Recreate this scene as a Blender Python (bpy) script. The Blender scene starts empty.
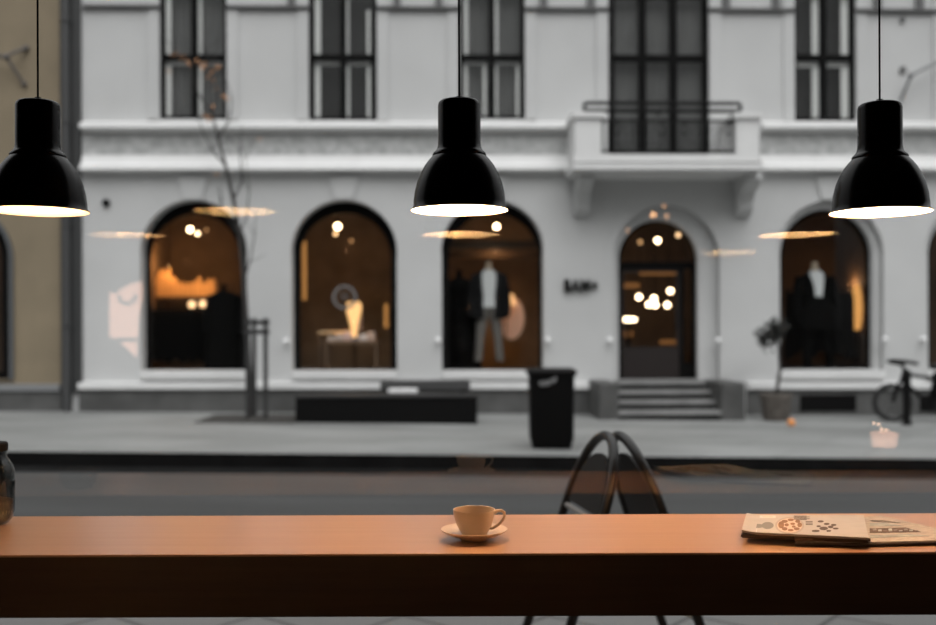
import bpy, math, random
from mathutils import Vector, Matrix
random.seed(7)
PI = math.pi
S = bpy.context.scene
COL = S.collection
# ------------------------------------------------------------------ camera model
F = 1000.0; VX = 464.0; VY = 327.5; H = 1.55; ROLL = .0035
TILT = .031; D0 = 18.1; NN = math.sqrt(1 + TILT*TILT)      # street facade, slightly turned
GS = -.0115                                                # the street falls to the right
def gz(x): return GS*x
def ray(px, py): return (px-VX)/F, -(py + ROLL*(px-VX) - VY)/F
def at(px, py, d):                                         # point at depth d
    X, Z = ray(px, py); return Vector((X*d, d, H+Z*d))
def W(px, py, v=0.0):                                      # pixel -> facade coordinates (u, w) on the plane at depth v
    X, Z = ray(px, py); y = (D0 + v*NN)/(1-TILT*X); x = X*y
    u = (x + TILT*(y-D0))/NN
    return u, H+Z*y
FAC = Matrix(((1/NN, -TILT/NN, 0, 0), (TILT/NN, 1/NN, 0, D0), (0, 0, 1, 0), (0, 0, 0, 1)))
def wx(px, v=0.0): return W(px, 300, v)[0]
def wz(py, v=0.0, px=460): return W(px, py, v)[1]
# ------------------------------------------------------------------ materials
MATS = {}
def mat(name, col, rough=.6, metal=0, emit=None, es=0, noise=0, nscale=8, bump=0, bscale=40, spec=.5, coat=0, stretch=(1,1,1), col2=None):
    if name in MATS: return MATS[name]
    m = bpy.data.materials.new(name); m.use_nodes = True; N = m.node_tree.nodes; L = m.node_tree.links
    b = N['Principled BSDF']; c4 = (*col, 1)
    b.inputs['Base Color'].default_value = c4; b.inputs['Roughness'].default_value = rough
    b.inputs['Metallic'].default_value = metal; b.inputs['Specular IOR Level'].default_value = spec
    b.inputs['Coat Weight'].default_value = coat
    if emit: b.inputs['Emission Color'].default_value = (*emit, 1); b.inputs['Emission Strength'].default_value = es
    tc = N.new('ShaderNodeTexCoord'); mp = N.new('ShaderNodeMapping'); mp.inputs['Scale'].default_value = stretch
    L.new(tc.outputs['Object'], mp.inputs['Vector'])
    if noise:
        n = N.new('ShaderNodeTexNoise'); n.inputs['Scale'].default_value = nscale; n.inputs['Detail'].default_value = 5
        L.new(mp.outputs[0], n.inputs['Vector'])
        r = N.new('ShaderNodeValToRGB'); c2 = col2 or tuple(x*(1-noise) for x in col)
        r.color_ramp.elements[0].position = .32; r.color_ramp.elements[1].position = .68
        r.color_ramp.elements[0].color = (*c2, 1); r.color_ramp.elements[1].color = (*(tuple(min(1, x*(1+noise*.5)) for x in col)), 1)
        L.new(n.outputs['Fac'], r.inputs[0]); L.new(r.outputs[0], b.inputs['Base Color'])
    if bump:
        n = N.new('ShaderNodeTexNoise'); n.inputs['Scale'].default_value = bscale; n.inputs['Detail'].default_value = 4
        L.new(mp.outputs[0], n.inputs['Vector'])
        bp = N.new('ShaderNodeBump'); bp.inputs['Strength'].default_value = bump; bp.inputs['Distance'].default_value = .02
        L.new(n.outputs['Fac'], bp.inputs['Height']); L.new(bp.outputs[0], b.inputs['Normal'])
    MATS[name] = m; return m
def glass_mat(name, f0=.045, tint=(.97,.975,.97)):
    m = bpy.data.materials.new(name); m.use_nodes = True; N = m.node_tree.nodes; L = m.node_tree.links; N.clear()
    o = N.new('ShaderNodeOutputMaterial'); t = N.new('ShaderNodeBsdfTransparent'); t.inputs[0].default_value = (*tint, 1)
    g = N.new('ShaderNodeBsdfGlossy'); g.inputs['Roughness'].default_value = 0; g.inputs['Color'].default_value = (1,1,1,1)
    lw = N.new('ShaderNodeLayerWeight'); lw.inputs['Blend'].default_value = .5
    p = N.new('ShaderNodeMath'); p.operation = 'POWER'; p.inputs[1].default_value = 5
    a = N.new('ShaderNodeMath'); a.operation = 'MULTIPLY_ADD'; a.inputs[1].default_value = 1-f0; a.inputs[2].default_value = f0
    x = N.new('ShaderNodeMixShader')
    L.new(lw.outputs['Facing'], p.inputs[0]); L.new(p.outputs[0], a.inputs[0]); L.new(a.outputs[0], x.inputs[0])
    L.new(t.outputs[0], x.inputs[1]); L.new(g.outputs[0], x.inputs[2]); L.new(x.outputs[0], o.inputs[0])
    return m
def emis(name, col, s):
    if name in MATS: return MATS[name]
    m = bpy.data.materials.new(name); m.use_nodes = True; N = m.node_tree.nodes; L = m.node_tree.links; N.clear()
    o = N.new('ShaderNodeOutputMaterial'); e = N.new('ShaderNodeEmission'); e.inputs[0].default_value = (*col, 1); e.inputs[1].default_value = s
    L.new(e.outputs[0], o.inputs[0]); MATS[name] = m; return m
def slab_mat(name, col, sx, sy, angle, joint=.5, noise=.18):
    """paving: brick pattern of slabs, turned by angle"""
    m = bpy.data.materials.new(name); m.use_nodes = True; N = m.node_tree.nodes; L = m.node_tree.links
    b = N['Principled BSDF']; b.inputs['Roughness'].default_value = .7
    tc = N.new('ShaderNodeTexCoord'); mp = N.new('ShaderNodeMapping'); mp.inputs['Rotation'].default_value = (0, 0, angle)
    L.new(tc.outputs['Object'], mp.inputs[0])
    br = N.new('ShaderNodeTexBrick'); br.inputs['Scale'].default_value = 1; br.inputs['Brick Width'].default_value = sx; br.inputs['Row Height'].default_value = sy
    br.inputs['Mortar Size'].default_value = .018; br.inputs['Mortar Smooth'].default_value = .4
    br.inputs['Color1'].default_value = (*col, 1); br.inputs['Color2'].default_value = (*(x*.88 for x in col), 1)
    br.inputs['Mortar'].default_value = (*(x*joint for x in col), 1)
    L.new(mp.outputs[0], br.inputs['Vector'])
    n = N.new('ShaderNodeTexNoise'); n.inputs['Scale'].default_value = .9; n.inputs['Detail'].default_value = 6
    m2 = N.new('ShaderNodeMapping'); m2.inputs['Scale'].default_value = (.45, 1.2, 1); m2.inputs['Rotation'].default_value = (0, 0, angle*.6)
    L.new(tc.outputs['Object'], m2.inputs[0]); L.new(m2.outputs[0], n.inputs['Vector'])
    mr = N.new('ShaderNodeMapRange'); mr.inputs['From Min'].default_value = .3; mr.inputs['From Max'].default_value = .7
    mr.inputs['To Min'].default_value = 1-noise; mr.inputs['To Max'].default_value = 1+noise
    L.new(n.outputs['Fac'], mr.inputs[0])
    mx = N.new('ShaderNodeVectorMath'); mx.operation = 'SCALE'; L.new(br.outputs['Color'], mx.inputs[0]); L.new(mr.outputs[0], mx.inputs['Scale'])
    L.new(mx.outputs[0], b.inputs['Base Color'])
    return m
wall_m   = mat('render_plaster', (.55,.553,.55), .85, noise=.06, nscale=.9, bump=.15, bscale=30)
trim_m   = mat('painted_moulding', (.70,.70,.695), .7, noise=.04, nscale=3)
frieze_m = mat('carved_frieze', (.50,.505,.50), .8, noise=.25, nscale=7, bump=1, bscale=9)
beige_m  = mat('ochre_plaster', (.235,.19,.127), .85, noise=.12, nscale=1.5)
gran_m   = mat('grey_granite', (.085,.085,.083), .7, noise=.3, nscale=2.5)
pipe_m   = mat('painted_zinc', (.035,.036,.036), .6)
dark_m   = mat('dark_frame', (.004,.004,.004), .7, spec=.1)
iron_m   = mat('wrought_iron', (.006,.006,.006), .6, spec=.15)
black_m  = mat('black_enamel', (.004,.0035,.003), .2, spec=.14)
blackd_m = mat('black_plastic', (.003,.003,.003), .7, spec=.12)
cable_m  = mat('grey_cable', (.12,.12,.12), .7)
arm_m    = mat('bronze_arm', (.11,.10,.095), .8)
white_m  = mat('white_paint', (.42,.42,.41), .6)
pane_m   = glass_mat('window_glass', .022)
cafe_m   = glass_mat('cafe_glass', .038, (.985,.985,.985))
jarg_m   = glass_mat('jar_glass', .05, (.52,.53,.52))
side_m   = slab_mat('paving_slabs', (.215,.22,.215), 1.6, 1.0, .62, .62, .22)
near_m   = slab_mat('near_paving', (.17,.172,.17), 1.0, .6, -.9, .35, .12)
road_m   = mat('asphalt', (.036,.0375,.038), .75, noise=.3, nscale=1.6, stretch=(.25,2.2,1), bump=.2, bscale=60)
kerb_m   = mat('kerb_stone', (.010,.010,.010), .9, noise=.3, nscale=3, spec=.05)
# ------------------------------------------------------------------ mesh building
class MB:
    def __init__(s): s.v = []; s.f = []; s.fm = []; s.mats = []; s.cur = 0
    def use(s, m):
        if m not in s.mats: s.mats.append(m)
        s.cur = s.mats.index(m); return s
    def add(s, vs, fs):
        o = len(s.v); s.v += [tuple(x) for x in vs]
        for f in fs: s.f.append([i+o for i in f]); s.fm.append(s.cur)
        return s
    def box(s, x0, x1, y0, y1, z0, z1):
        x0, x1 = sorted((x0,x1)); y0, y1 = sorted((y0,y1)); z0, z1 = sorted((z0,z1))
        return s.add([(x0,y0,z0),(x1,y0,z0),(x1,y1,z0),(x0,y1,z0),(x0,y0,z1),(x1,y0,z1),(x1,y1,z1),(x0,y1,z1)],
              [(0,3,2,1),(4,5,6,7),(0,1,5,4),(1,2,6,5),(2,3,7,6),(3,0,4,7)])
    def tube(s, pts, r, n=10, closed=False):
        pts = [Vector(p) for p in pts]; rs = r if isinstance(r, (list, tuple)) else [r]*len(pts)
        k = len(pts); rings = []; up = None
        for i, p in enumerate(pts):
            a = pts[i-1] if (i or closed) else p; b = pts[(i+1) % k] if (i < k-1 or closed) else p
            d = (b-a).normalized()
            if up is None: up = d.orthogonal().normalized()
            else:
                up = up - d*up.dot(d); up = up.normalized() if up.length > 1e-6 else d.orthogonal().normalized()
            q = d.cross(up); rings.append([p + (up*math.cos(2*PI*j/n) + q*math.sin(2*PI*j/n))*rs[i] for j in range(n)])
        vs = [v for R in rings for v in R]; fs = []
        m = k if closed else k-1
        for i in range(m):
            i2 = (i+1) % k
            for j in range(n): fs.append((i*n+j, i*n+(j+1)%n, i2*n+(j+1)%n, i2*n+j))
        if not closed: fs.append(tuple(range(n-1,-1,-1))); fs.append(tuple(range((k-1)*n, k*n)))
        return s.add(vs, fs)
    def lathe(s, prof, c=(0,0,0), n=40, sx=1, sy=1, cap=False):
        vs = []; fs = []; k = len(prof)
        for r, z in prof:
            for j in range(n): vs.append((c[0]+r*sx*math.cos(2*PI*j/n), c[1]+r*sy*math.sin(2*PI*j/n), c[2]+z))
        for i in range(k-1):
            for j in range(n): fs.append((i*n+j, i*n+(j+1)%n, (i+1)*n+(j+1)%n, (i+1)*n+j))
        if cap: fs.append(tuple(range(n-1,-1,-1))); fs.append(tuple(range((k-1)*n, k*n)))
        return s.add(vs, fs)
    def loft(s, secs, n=20):                                # secs: (cx, cy, z, rx, ry)
        vs = []; fs = []
        for cx, cy, z, rx, ry in secs:
            for j in range(n): vs.append((cx+rx*math.cos(2*PI*j/n), cy+ry*math.sin(2*PI*j/n), z))
        for i in range(len(secs)-1):
            for j in range(n): fs.append((i*n+j, i*n+(j+1)%n, (i+1)*n+(j+1)%n, (i+1)*n+j))
        fs.append(tuple(range(n-1,-1,-1))); fs.append(tuple(range((len(secs)-1)*n, len(secs)*n)))
        return s.add(vs, fs)
    def prism(s, poly, a, b, axis='y'):                     # 2D polygon extruded; axis y: poly=(x,z); x: poly=(y,z); z: poly=(x,y)
        mk = {'y': lambda p, t: (p[0], t, p[1]), 'x': lambda p, t: (t, p[0], p[1]), 'z': lambda p, t: (p[0], p[1], t)}[axis]
        n = len(poly); vs = [mk(p, a) for p in poly] + [mk(p, b) for p in poly]
        fs = [tuple(range(n)), tuple(range(2*n-1, n-1, -1))] + [(i, i+n, (i+1)%n+n, (i+1)%n) for i in range(n)]
        return s.add(vs, fs)
    def ball(s, c, r, n=16, sz=1): 
        m = n//2; prof = [(max(1e-4, r*math.sin(PI*i/m)), -r*sz*math.cos(PI*i/m)) for i in range(m+1)]
        return s.lathe(prof, c, n)
    def plate(s, outer, holes, v0, v1):                     # (u,w) outline with holes, thickness v0..v1 along y
        cu = bpy.data.curves.new('tmp', 'CURVE'); cu.dimensions = '2D'; cu.fill_mode = 'BOTH'; cu.extrude = abs(v1-v0)/2
        for poly in [outer]+holes:
            sp = cu.splines.new('POLY'); sp.points.add(len(poly)-1); sp.use_cyclic_u = True
            for p, q in zip(sp.points, poly): p.co = (q[0], q[1], 0, 1)
        o = bpy.data.objects.new('tmp', cu); me = bpy.data.meshes.new_from_object(o)
        mid = (v0+v1)/2
        s.add([(p.co.x, mid - p.co.z, p.co.y) for p in me.vertices], [tuple(p.vertices) for p in me.polygons])
        bpy.data.objects.remove(o); bpy.data.curves.remove(cu); bpy.data.meshes.remove(me); return s
    def build(s, name, m=None, parent=None, M=None, loc=None, smooth=35, bevel=0, seg=2):
        base = Vector((0,0,0)); q = parent; 
        while q is not None: base = base + q.location; q = q.parent
        vs = [Vector(p) for p in s.v]
        if M is not None: vs = [M @ p for p in vs]
        if parent is None:
            if loc is None:
                lo = Vector([min(p[i] for p in vs) for i in range(3)]); hi = Vector([max(p[i] for p in vs) for i in range(3)])
                loc = Vector(((lo.x+hi.x)/2, (lo.y+hi.y)/2, lo.z))
            base = Vector(loc)
        me = bpy.data.meshes.new(name); me.from_pydata([p-base for p in vs], [], s.f)
        for x in (s.mats or [m]): me.materials.append(x)
        if s.mats: me.polygons.foreach_set('material_index', s.fm)
        import bmesh
        b = bmesh.new(); b.from_mesh(me); bmesh.ops.remove_doubles(b, verts=b.verts, dist=1e-6); bmesh.ops.recalc_face_normals(b, faces=b.faces); b.to_mesh(me); b.free()
        if smooth: me.shade_smooth(); me.set_sharp_from_angle(angle=math.radians(smooth))
        o = bpy.data.objects.new(name, me); COL.objects.link(o)
        if parent is None: o.location = base
        else: o.parent = parent
        if bevel:
            bv = o.modifiers.new('bevel', 'BEVEL'); bv.width = bevel; bv.segments = seg; bv.limit_method = 'ANGLE'
        return o
def tag(o, label=None, cat=None, group=None, kind=None):
    if label: o['label'] = label
    if cat: o['category'] = cat
    if group: o['group'] = group
    if kind: o['kind'] = kind
    return o
def thing(name, loc, label, cat, group=None, kind=None):
    o = bpy.data.objects.new(name, None); o.empty_display_size = .1; COL.objects.link(o); o.location = Vector(loc)
    return tag(o, label, cat, group, kind)
def copy_tree(o, parent=None):
    c = o.copy(); COL.objects.link(c); c.parent = parent
    for ch in list(o.children): copy_tree(ch, c)
    return c
def box(name, dims, m, parent=None, M=None, **k): return MB().box(*dims).build(name, m, parent, M, **k)
def light(name, kind, loc, energy, col=(1,1,1), size=.05, parent=None, **k):
    l = bpy.data.lights.new(name, kind); l.energy = energy; l.color = col
    if kind in ('POINT','SPOT'): l.shadow_soft_size = size
    if kind == 'AREA': l.size = size
    for a, b in k.items(): setattr(l, a, b)
    o = bpy.data.objects.new(name, l); COL.objects.link(o); o.location = Vector(loc)
    if parent is not None: o.parent = parent; 
    return o
def arch_poly(l, r, top, bot, n=28, ex=0):                        # in (u,w) metres
    c = (l+r)/2; R = (r-l)/2; sp = top-R*(1+ex)
    return [(l, bot), (r, bot)] + [(c+R*(1+ex*math.sin(PI*i/n))*math.cos(PI*i/n), sp+R*(1+ex*math.sin(PI*i/n))*math.sin(PI*i/n)) for i in range(n+1)]
def arch_px(l, r, top, bot, v=0.0, ex=0):
    c = (l+r)/2; uc, wt = W(c, top, v); _, wb = W(c, bot, v)
    return arch_poly(W(l, 300, v)[0], W(r, 300, v)[0], wt, wb, ex=ex)
def rect_px(l, t, r, b, v=0.0):
    c = (l+r)/2; return wx(l, v), wx(r, v), W(c, b, v)[1], W(c, t, v)[1]      # u0,u1,w0,w1
def pxbox(mb, l, t, r, b, v0, v1, vp=None):
    u0, u1, w0, w1 = rect_px(l, t, r, b, v0 if vp is None else vp); return mb.box(u0, u1, v0, v1, w0, w1)

# ================================================================== GROUND
def gplane(name, x0, x1, y0, y1, dz, th, m, label=None):
    mb = MB(); vs = []
    for z in (-th, 0):
        for x, y in ((x0,y0),(x1,y0),(x1,y1),(x0,y1)): vs.append((x, y, gz(x)+dz+z))
    mb.add(vs, [(0,3,2,1),(4,5,6,7),(0,1,5,4),(1,2,6,5),(2,3,7,6),(3,0,4,7)])
    o = mb.build(name, m, loc=(0,0,0), smooth=0); return tag(o, kind='structure')
gplane('sidewalk_across', -16, 18, 12.15, 19.6, 0, .3, side_m)
gplane('sidewalk_near', -16, 18, 2.81, 6.9, 0, .3, near_m)
gplane('road', -16, 18, 7.05, 11.62, -.17, .3, road_m)
gplane('kerb_across', -16, 18, 12.10, 12.15, .0, .3, kerb_m)
gplane('kerb_near', -16, 18, 6.9, 7.05, .0, .3, kerb_m)
gplane('gutter', -16, 18, 11.62, 12.10, -.165, .2, mat('dark_gutter',(.012,.012,.012),.95,noise=.3,nscale=4,spec=.03))  # dry, matt near-black strip along the far kerb

# ================================================================== BUILDING ACROSS
ARCH = {  # hole outline px, glass outline px
 'a': ((140.5,247,204,372),(150,241,214,369)),
 'b': ((291.5,397,204,372),(300,391,213,369)),
 'c': ((442,544,204,372),(449,539,213,369)),
 'e': ((777,884,205,370),(782,868,214,366)),
 'f': ((925,1028,205,370),(930,1014,214,366)) }
DOOR = ((614,720,205,381),(620,697,222,379))
UP = {'A': (160.5,228,119), 'B': (309.5,378,120), 'C': (460,526,119), 'D': (795,857,121), 'E': (944,1006,122)}
REC = .34
bl = thing('shop_building', FAC @ Vector((0,0,0)), 'pale grey plastered building with arched shop windows across the street', 'building')
TOP = 9.6
uL, uR = wx(72), wx(1110)
holes = [arch_px(ho_[0], ho_[1], ho_[2]-4.5, ho_[3], 0, .11) for ho_,_g in ARCH.values()] + [arch_px(*DOOR[0])]
def rect_poly(u0,u1,w0,w1): return [(u0,w0),(u1,w0),(u1,w1),(u0,w1)]
for k,(l,r,b) in UP.items():
    u0,u1,w0,_ = rect_px(l, 20, r, b); holes.append(rect_poly(u0,u1,w0,w0+3.1))
u0,u1,w0,_ = rect_px(609, 20, 710, 156); BALW0 = w0; holes.append(rect_poly(u0,u1,w0,w0+3.7))
mb = MB().plate(rect_poly(uL,uR,-.35,TOP), holes, 0, .5); wall = mb.build('wall', wall_m, bl, FAC, smooth=0)
# raised architraves round upper windows
def ring(u0,u1,w0,w1,t,v0,v1): return MB().plate(rect_poly(u0-t,u1+t,w0,w1+t), [rect_poly(u0,u1,w0+.001,w1)], v0, v1)
for k,(l,r,b) in UP.items():
    u0,u1,w0,_ = rect_px(l, 20, r, b)
    mb = MB(); mb.box(u0-.2,u0,-.035,0,w0,w0+3.3).box(u1,u1+.2,-.035,0,w0,w0+3.3).box(u0-.2,u1+.2,-.05,0,w0+3.1,w0+3.3)
    mb.build('architrave', wall_m, bl, FAC, smooth=0)
# cornice: ledge, frieze, lower moulding
def band(name, prof, l, r, m, parent=bl):                   # prof: list of (v, py)
    mb = MB(); ua, ub = wx(l), wx(r)
    def sec(px, u): return [(u, v, W(px, py, v)[1]) for v, py in prof]
    A, B = sec(l, ua), sec(r, ub); n = len(prof)
    mb.add(A+B, [tuple(range(n)), tuple(range(2*n-1,n-1,-1))]+[(i,i+n,(i+1)%n+n,(i+1)%n) for i in range(n)])
    return mb.build(name, m, parent, FAC, smooth=0)
for l, r in ((84, 575), (760, 1100)):
    band('cornice', [(0,121.5),(-.2,122.5),(-.22,127.5),(-.1,129),(-.05,132),(0,134)], l, r, trim_m)
    band('frieze', [(0,134),(-.03,134),(-.03,156),(0,156)], l, r, frieze_m)
    band('moulding', [(0,155),(-.05,155),(-.07,158),(-.12,163),(-.2,165),(-.22,169.5),(-.06,171),(0,174)], l, r, trim_m)
# plinth cap and granite plinth
for l, r in ((80, 596), (746, 1100)):
    band('plinth_cap', [(0,382),(-.14,383.2),(-.14,389),(0,390.5)], l, r, trim_m)
    u0, u1 = wx(l), wx(r)
    mb = MB().box(u0, u1, -.08, 0, -.35, wz(389, 0, (l+r)/2)); mb.build('plinth', gran_m, bl, FAC, smooth=0)
for l, r in ((800,856),(920,1000)):
    mb = MB(); pxbox(mb, l, 395, r, 411, -.1, -.075); mb.build('plinth_panel', dark_m, bl, FAC, smooth=0)
# keystones, impost knobs
for k in ('a','b','c','e'):
    (l,r,t,b),_ = ARCH[k]; c = (l+r)/2
    ua, wa = W(c-15, 176); ub, wb = W(c+15, 176); uc, wc = W(c-9, 199.5); ud, _ = W(c+9, 199.5)
    MB().prism([(ua,wa),(ub,wb),(ud,wc),(uc,wc)], -.05, 0).build('keystone', wall_m, bl, FAC, smooth=0)
knob_m = mat('white_porcelain', (.9,.9,.9), .4)
for px, py in ((287,341),(438,340),(547,340),(609,340),(716,340),(882,339),(921,339)):
    u, w = W(px, py); MB().tube([(u,0,w),(u,-.1,w)], .025, 8).ball((u,-.12,w), .05, 12).build('impost_knob', knob_m, bl, FAC)
u, w = W(107, 203); MB().lathe([(.001,0),(.07,0),(.07,.05),(.001,.05)], (0,0,0), 16).build('wall_anchor', iron_m, bl, FAC @ Matrix.Translation((u,0,w)) @ Matrix.Rotation(PI/2,4,'X'))
for px, py, r in ((903,20,.05),(903,70,.06)):
    u, w = W(px, py); MB().lathe([(.001,0),(r,0),(r,.05),(.001,.05)], (0,0,0), 16).build('wall_anchor', cable_m, bl, FAC @ Matrix.Translation((u,0,w)) @ Matrix.Rotation(PI/2,4,'X'))
# cable run with clips
def cable(l, r, py0, py1):
    a = W(l, py0, -.05); b = W(r, py1, -.05)
    return MB().tube([(a[0],-.05,a[1]),(b[0],-.05,b[1])], .042, 8)
for l, r in ((84,162),(228,311),(378,460),(526,609),(710,795),(857,944)):
    cable(l, r, 6+ (l-84)*.0055, 6+(r-84)*.0055).build('cable_run', cable_m, bl, FAC)
for px in (292, 398, 440, 545, 592, 728, 778, 880, 922):
    mb = MB(); pxbox(mb, px-3.5, -6, px+3.5, 4+(px-84)*.0055, -.09, 0); mb.build('cable_clip', cable_m, bl, FAC, smooth=0)
# upper windows (sashes, curtains)
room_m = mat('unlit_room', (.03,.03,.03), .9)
curt_m = mat('net_curtain', (.15,.15,.15), .9, noise=.3, nscale=9, stretch=(6,1,.3))
sash_m = mat('white_sash', (.80,.80,.79), .6)
def upper(k, l, r, b, strips, curtain):
    v = .06
    u0,u1,w0,_ = rect_px(l, 20, r, b, 0); w1 = w0+3.1; g = .07
    um = (u0+u1)/2; wt = W(l, 57, v)[1]
    openings = [rect_poly(a, c, d, e) for a, c in ((u0+g, um-.055), (um+.055, u1-g)) for d, e in ((w0+g, wt-.05), (wt+.05, w1-.75), (w1-.67, w1-g))]
    fr = MB().plate(rect_poly(u0-.02,u1+.02,w0-.02,w1+.02), openings, v, v+.1).build('window', dark_m, bl, FAC, smooth=0)
    MB().box(u0+.02,u1-.02,v+.05,v+.056,w0+.02,w1-.02).build('pane', pane_m, fr, FAC, smooth=0)
    sm = MB()
    for (x0,y0,x1,y1) in strips: pxbox(sm, x0, y0, x1, y1, v+.105, v+.13, v+.105)
    sm.build('inner_sash', sash_m, fr, FAC, smooth=0)
    if curtain:
        n = 60; cm = MB(); pts = []
        for i in range(n+1):
            uu = u0+.05+(u1-u0-.1)*i/n; pts.append((uu, v+.24+.02*math.sin(i*1.3)))
        cm.prism(pts+[(p[0],p[1]+.006) for p in reversed(pts)], w0+.02, w1-.05, 'z').build('curtain', curt_m, fr, FAC)
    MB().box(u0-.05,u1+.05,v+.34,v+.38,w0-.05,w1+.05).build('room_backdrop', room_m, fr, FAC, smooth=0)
upper('A',*UP['A'], [(167,-60,172,54),(198,-60,203,54),(167,62,172,118),(198,62,203,118),(172,62,190,65),(203,62,222,65)], True)
upper('B',*UP['B'], [(316,-60,321.5,54),(346,-60,350,54),(316,61,321,118),(346,61,350.5,118),(321,61,341,65),(350,61,371,65),(368,10,371,54),(368,66,371,118)], False)
upper('C',*UP['C'], [(465,-60,469,54),(495,-60,499,54),(465,61,468.5,118),(495,61,498.5,118),(468,61,487,64),(498,61,521,64),(517,62,520,118),(484,62,487,118)], True)
upper('D',*UP['D'], [(813,-60,820,55),(842,-60,849,55),(813,66,821,119),(842,66,851,119),(798,62,822,67),(826,62,851,67)], False)
upper('E',*UP['E'], [(962,-60,969,55),(991,-60,998,55),(962,66,970,119)], False)
# balcony door, three lights
v = .06
u0,u1,w0,_ = rect_px(609, 20, 710, 156); w1 = w0+3.7
xs = [wx(p, v) for p in (615,640,647,671,678,704)]; wt = W(660,58,v)[1]
ops = [rect_poly(xs[i],xs[i+1],a,b) for i in (0,2,4) for a,b in ((w0+.06,wt-.06),(wt+.06,w1-.8),(w1-.7,w1-.08))]
fr = MB().plate(rect_poly(u0-.02,u1+.02,w0-.02,w1+.02), ops, v, v+.1).build('window', dark_m, bl, FAC, smooth=0)
MB().box(u0+.02,u1-.02,v+.05,v+.056,w0+.02,w1-.02).build('pane', pane_m, fr, FAC, smooth=0)
n = 90; pts = [(u0+.03+(u1-u0-.06)*i/n, v+.2+.025*math.sin(i*1.1)) for i in range(n+1)]
MB().prism(pts+[(p[0],p[1]+.006) for p in reversed(pts)], w0+.02, w1-.05, 'z').build('curtain', curt_m, fr, FAC)
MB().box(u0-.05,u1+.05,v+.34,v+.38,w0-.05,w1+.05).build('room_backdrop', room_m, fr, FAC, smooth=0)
u0,u1,w0,_ = rect_px(609, 20, 710, 156)
mb = MB(); mb.box(u1,u1+.22,-.04,0,w0,w0+3.9).box(u0-.22,u0,-.04,0,w0,w0+3.9).box(u0-.22,u1+.22,-.05,0,w0+3.7,w0+3.9); mb.build('architrave', wall_m, bl, FAC, smooth=0)
# balcony
BV = -1.0
bal = MB(); a0 = wx(573,BV); a1 = wx(763.5,BV)
zt = W(668,153.5,BV)[1]; zb = W(668,171.5,BV)[1]; zm = W(668,163,BV)[1]
bal.box(a0+.03,a1-.03,BV+.06,.02,zm+.035,zt).box(a0,a1,BV-.03,.02,zb+.03,zm-.01).box(a0+.06,a1-.06,BV+.08,.02,zb,zb+.035).box(a0+.05,a1-.05,BV+.16,.02,zm-.02,zm+.04)
bo = bal.build('balcony_slab', trim_m, bl, FAC, smooth=0)
for l, r in ((576,602.5),(738,761)):
    ua, ub = wx(l,BV), wx(r,BV)
    p = MB().box(ua,ub,BV+.06,.02,zt,W(590,117,BV)[1]).box(ua-.05,ub+.05,BV+.01,.02,W(590,117,BV)[1],W(590,111.5,BV)[1])
    p.build('balcony_pier', trim_m, bl, FAC, smooth=0)
ra, rb = wx(602,BV), wx(738,BV); zr = W(668,118,BV)[1]
rl = MB().box(ra,rb,BV+.13,BV+.17,zr-.04,zr).box(ra,rb,BV+.13,BV+.17,zt+.04,zt+.08)
nb = 24
for i in range(nb):
    u = ra+.05+(rb-ra-.1)*i/(nb-1); rl.tube([(u,BV+.15,zt+.06),(u,BV+.15,zr-.02)], .014, 6)
    if i % 4 == 2: rl.tube([(u+.06+.055*math.cos(t*PI/6),BV+.15,zt+.45+.1*math.sin(t*PI/6)) for t in range(12)], .01, 6, True)
rlo = rl.build('balcony_railing', iron_m, bl, FAC)
h0, h1 = wx(586,BV), wx(743,BV); za, zb2 = W(668,102,BV)[1], W(668,109.5,BV)[1]
loop = [(h0,BV+.1,zb2+.02),(h0,BV+.1,za-.02),(h0+.04,BV+.1,za),(h1-.04,BV+.1,za),(h1,BV+.1,za-.02),(h1,BV+.1,zb2+.02),(h1-.04,BV+.1,zb2),(h0+.04,BV+.1,zb2)]
hr = MB().tube(loop, .034, 8, True)
for px in (590,660,739): hr.tube([(wx(px,BV),BV+.1,zb2),(wx(px,BV),BV+.1,W(668,113,BV)[1]-.03)], .02, 6)
hr.build('handrail', iron_m, bl, FAC)
for l, r in ((577,592),(741,757)):
    ua, ub = wx(l,-.4), wx(r,-.4); zz = W(590,170.5,BV)[1]
    prof = [(0,zz),(-.72,zz),(-.74,zz-.1),(-.66,zz-.2),(-.5,zz-.24),(-.36,zz-.3),(-.28,zz-.42),(-.24,zz-.56),(-.14,zz-.66),(0,zz-.7)]
    MB().prism(prof, ua, ub, 'x').build('balcony_bracket', wall_m, bl, FAC, smooth=0, bevel=.02)
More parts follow.
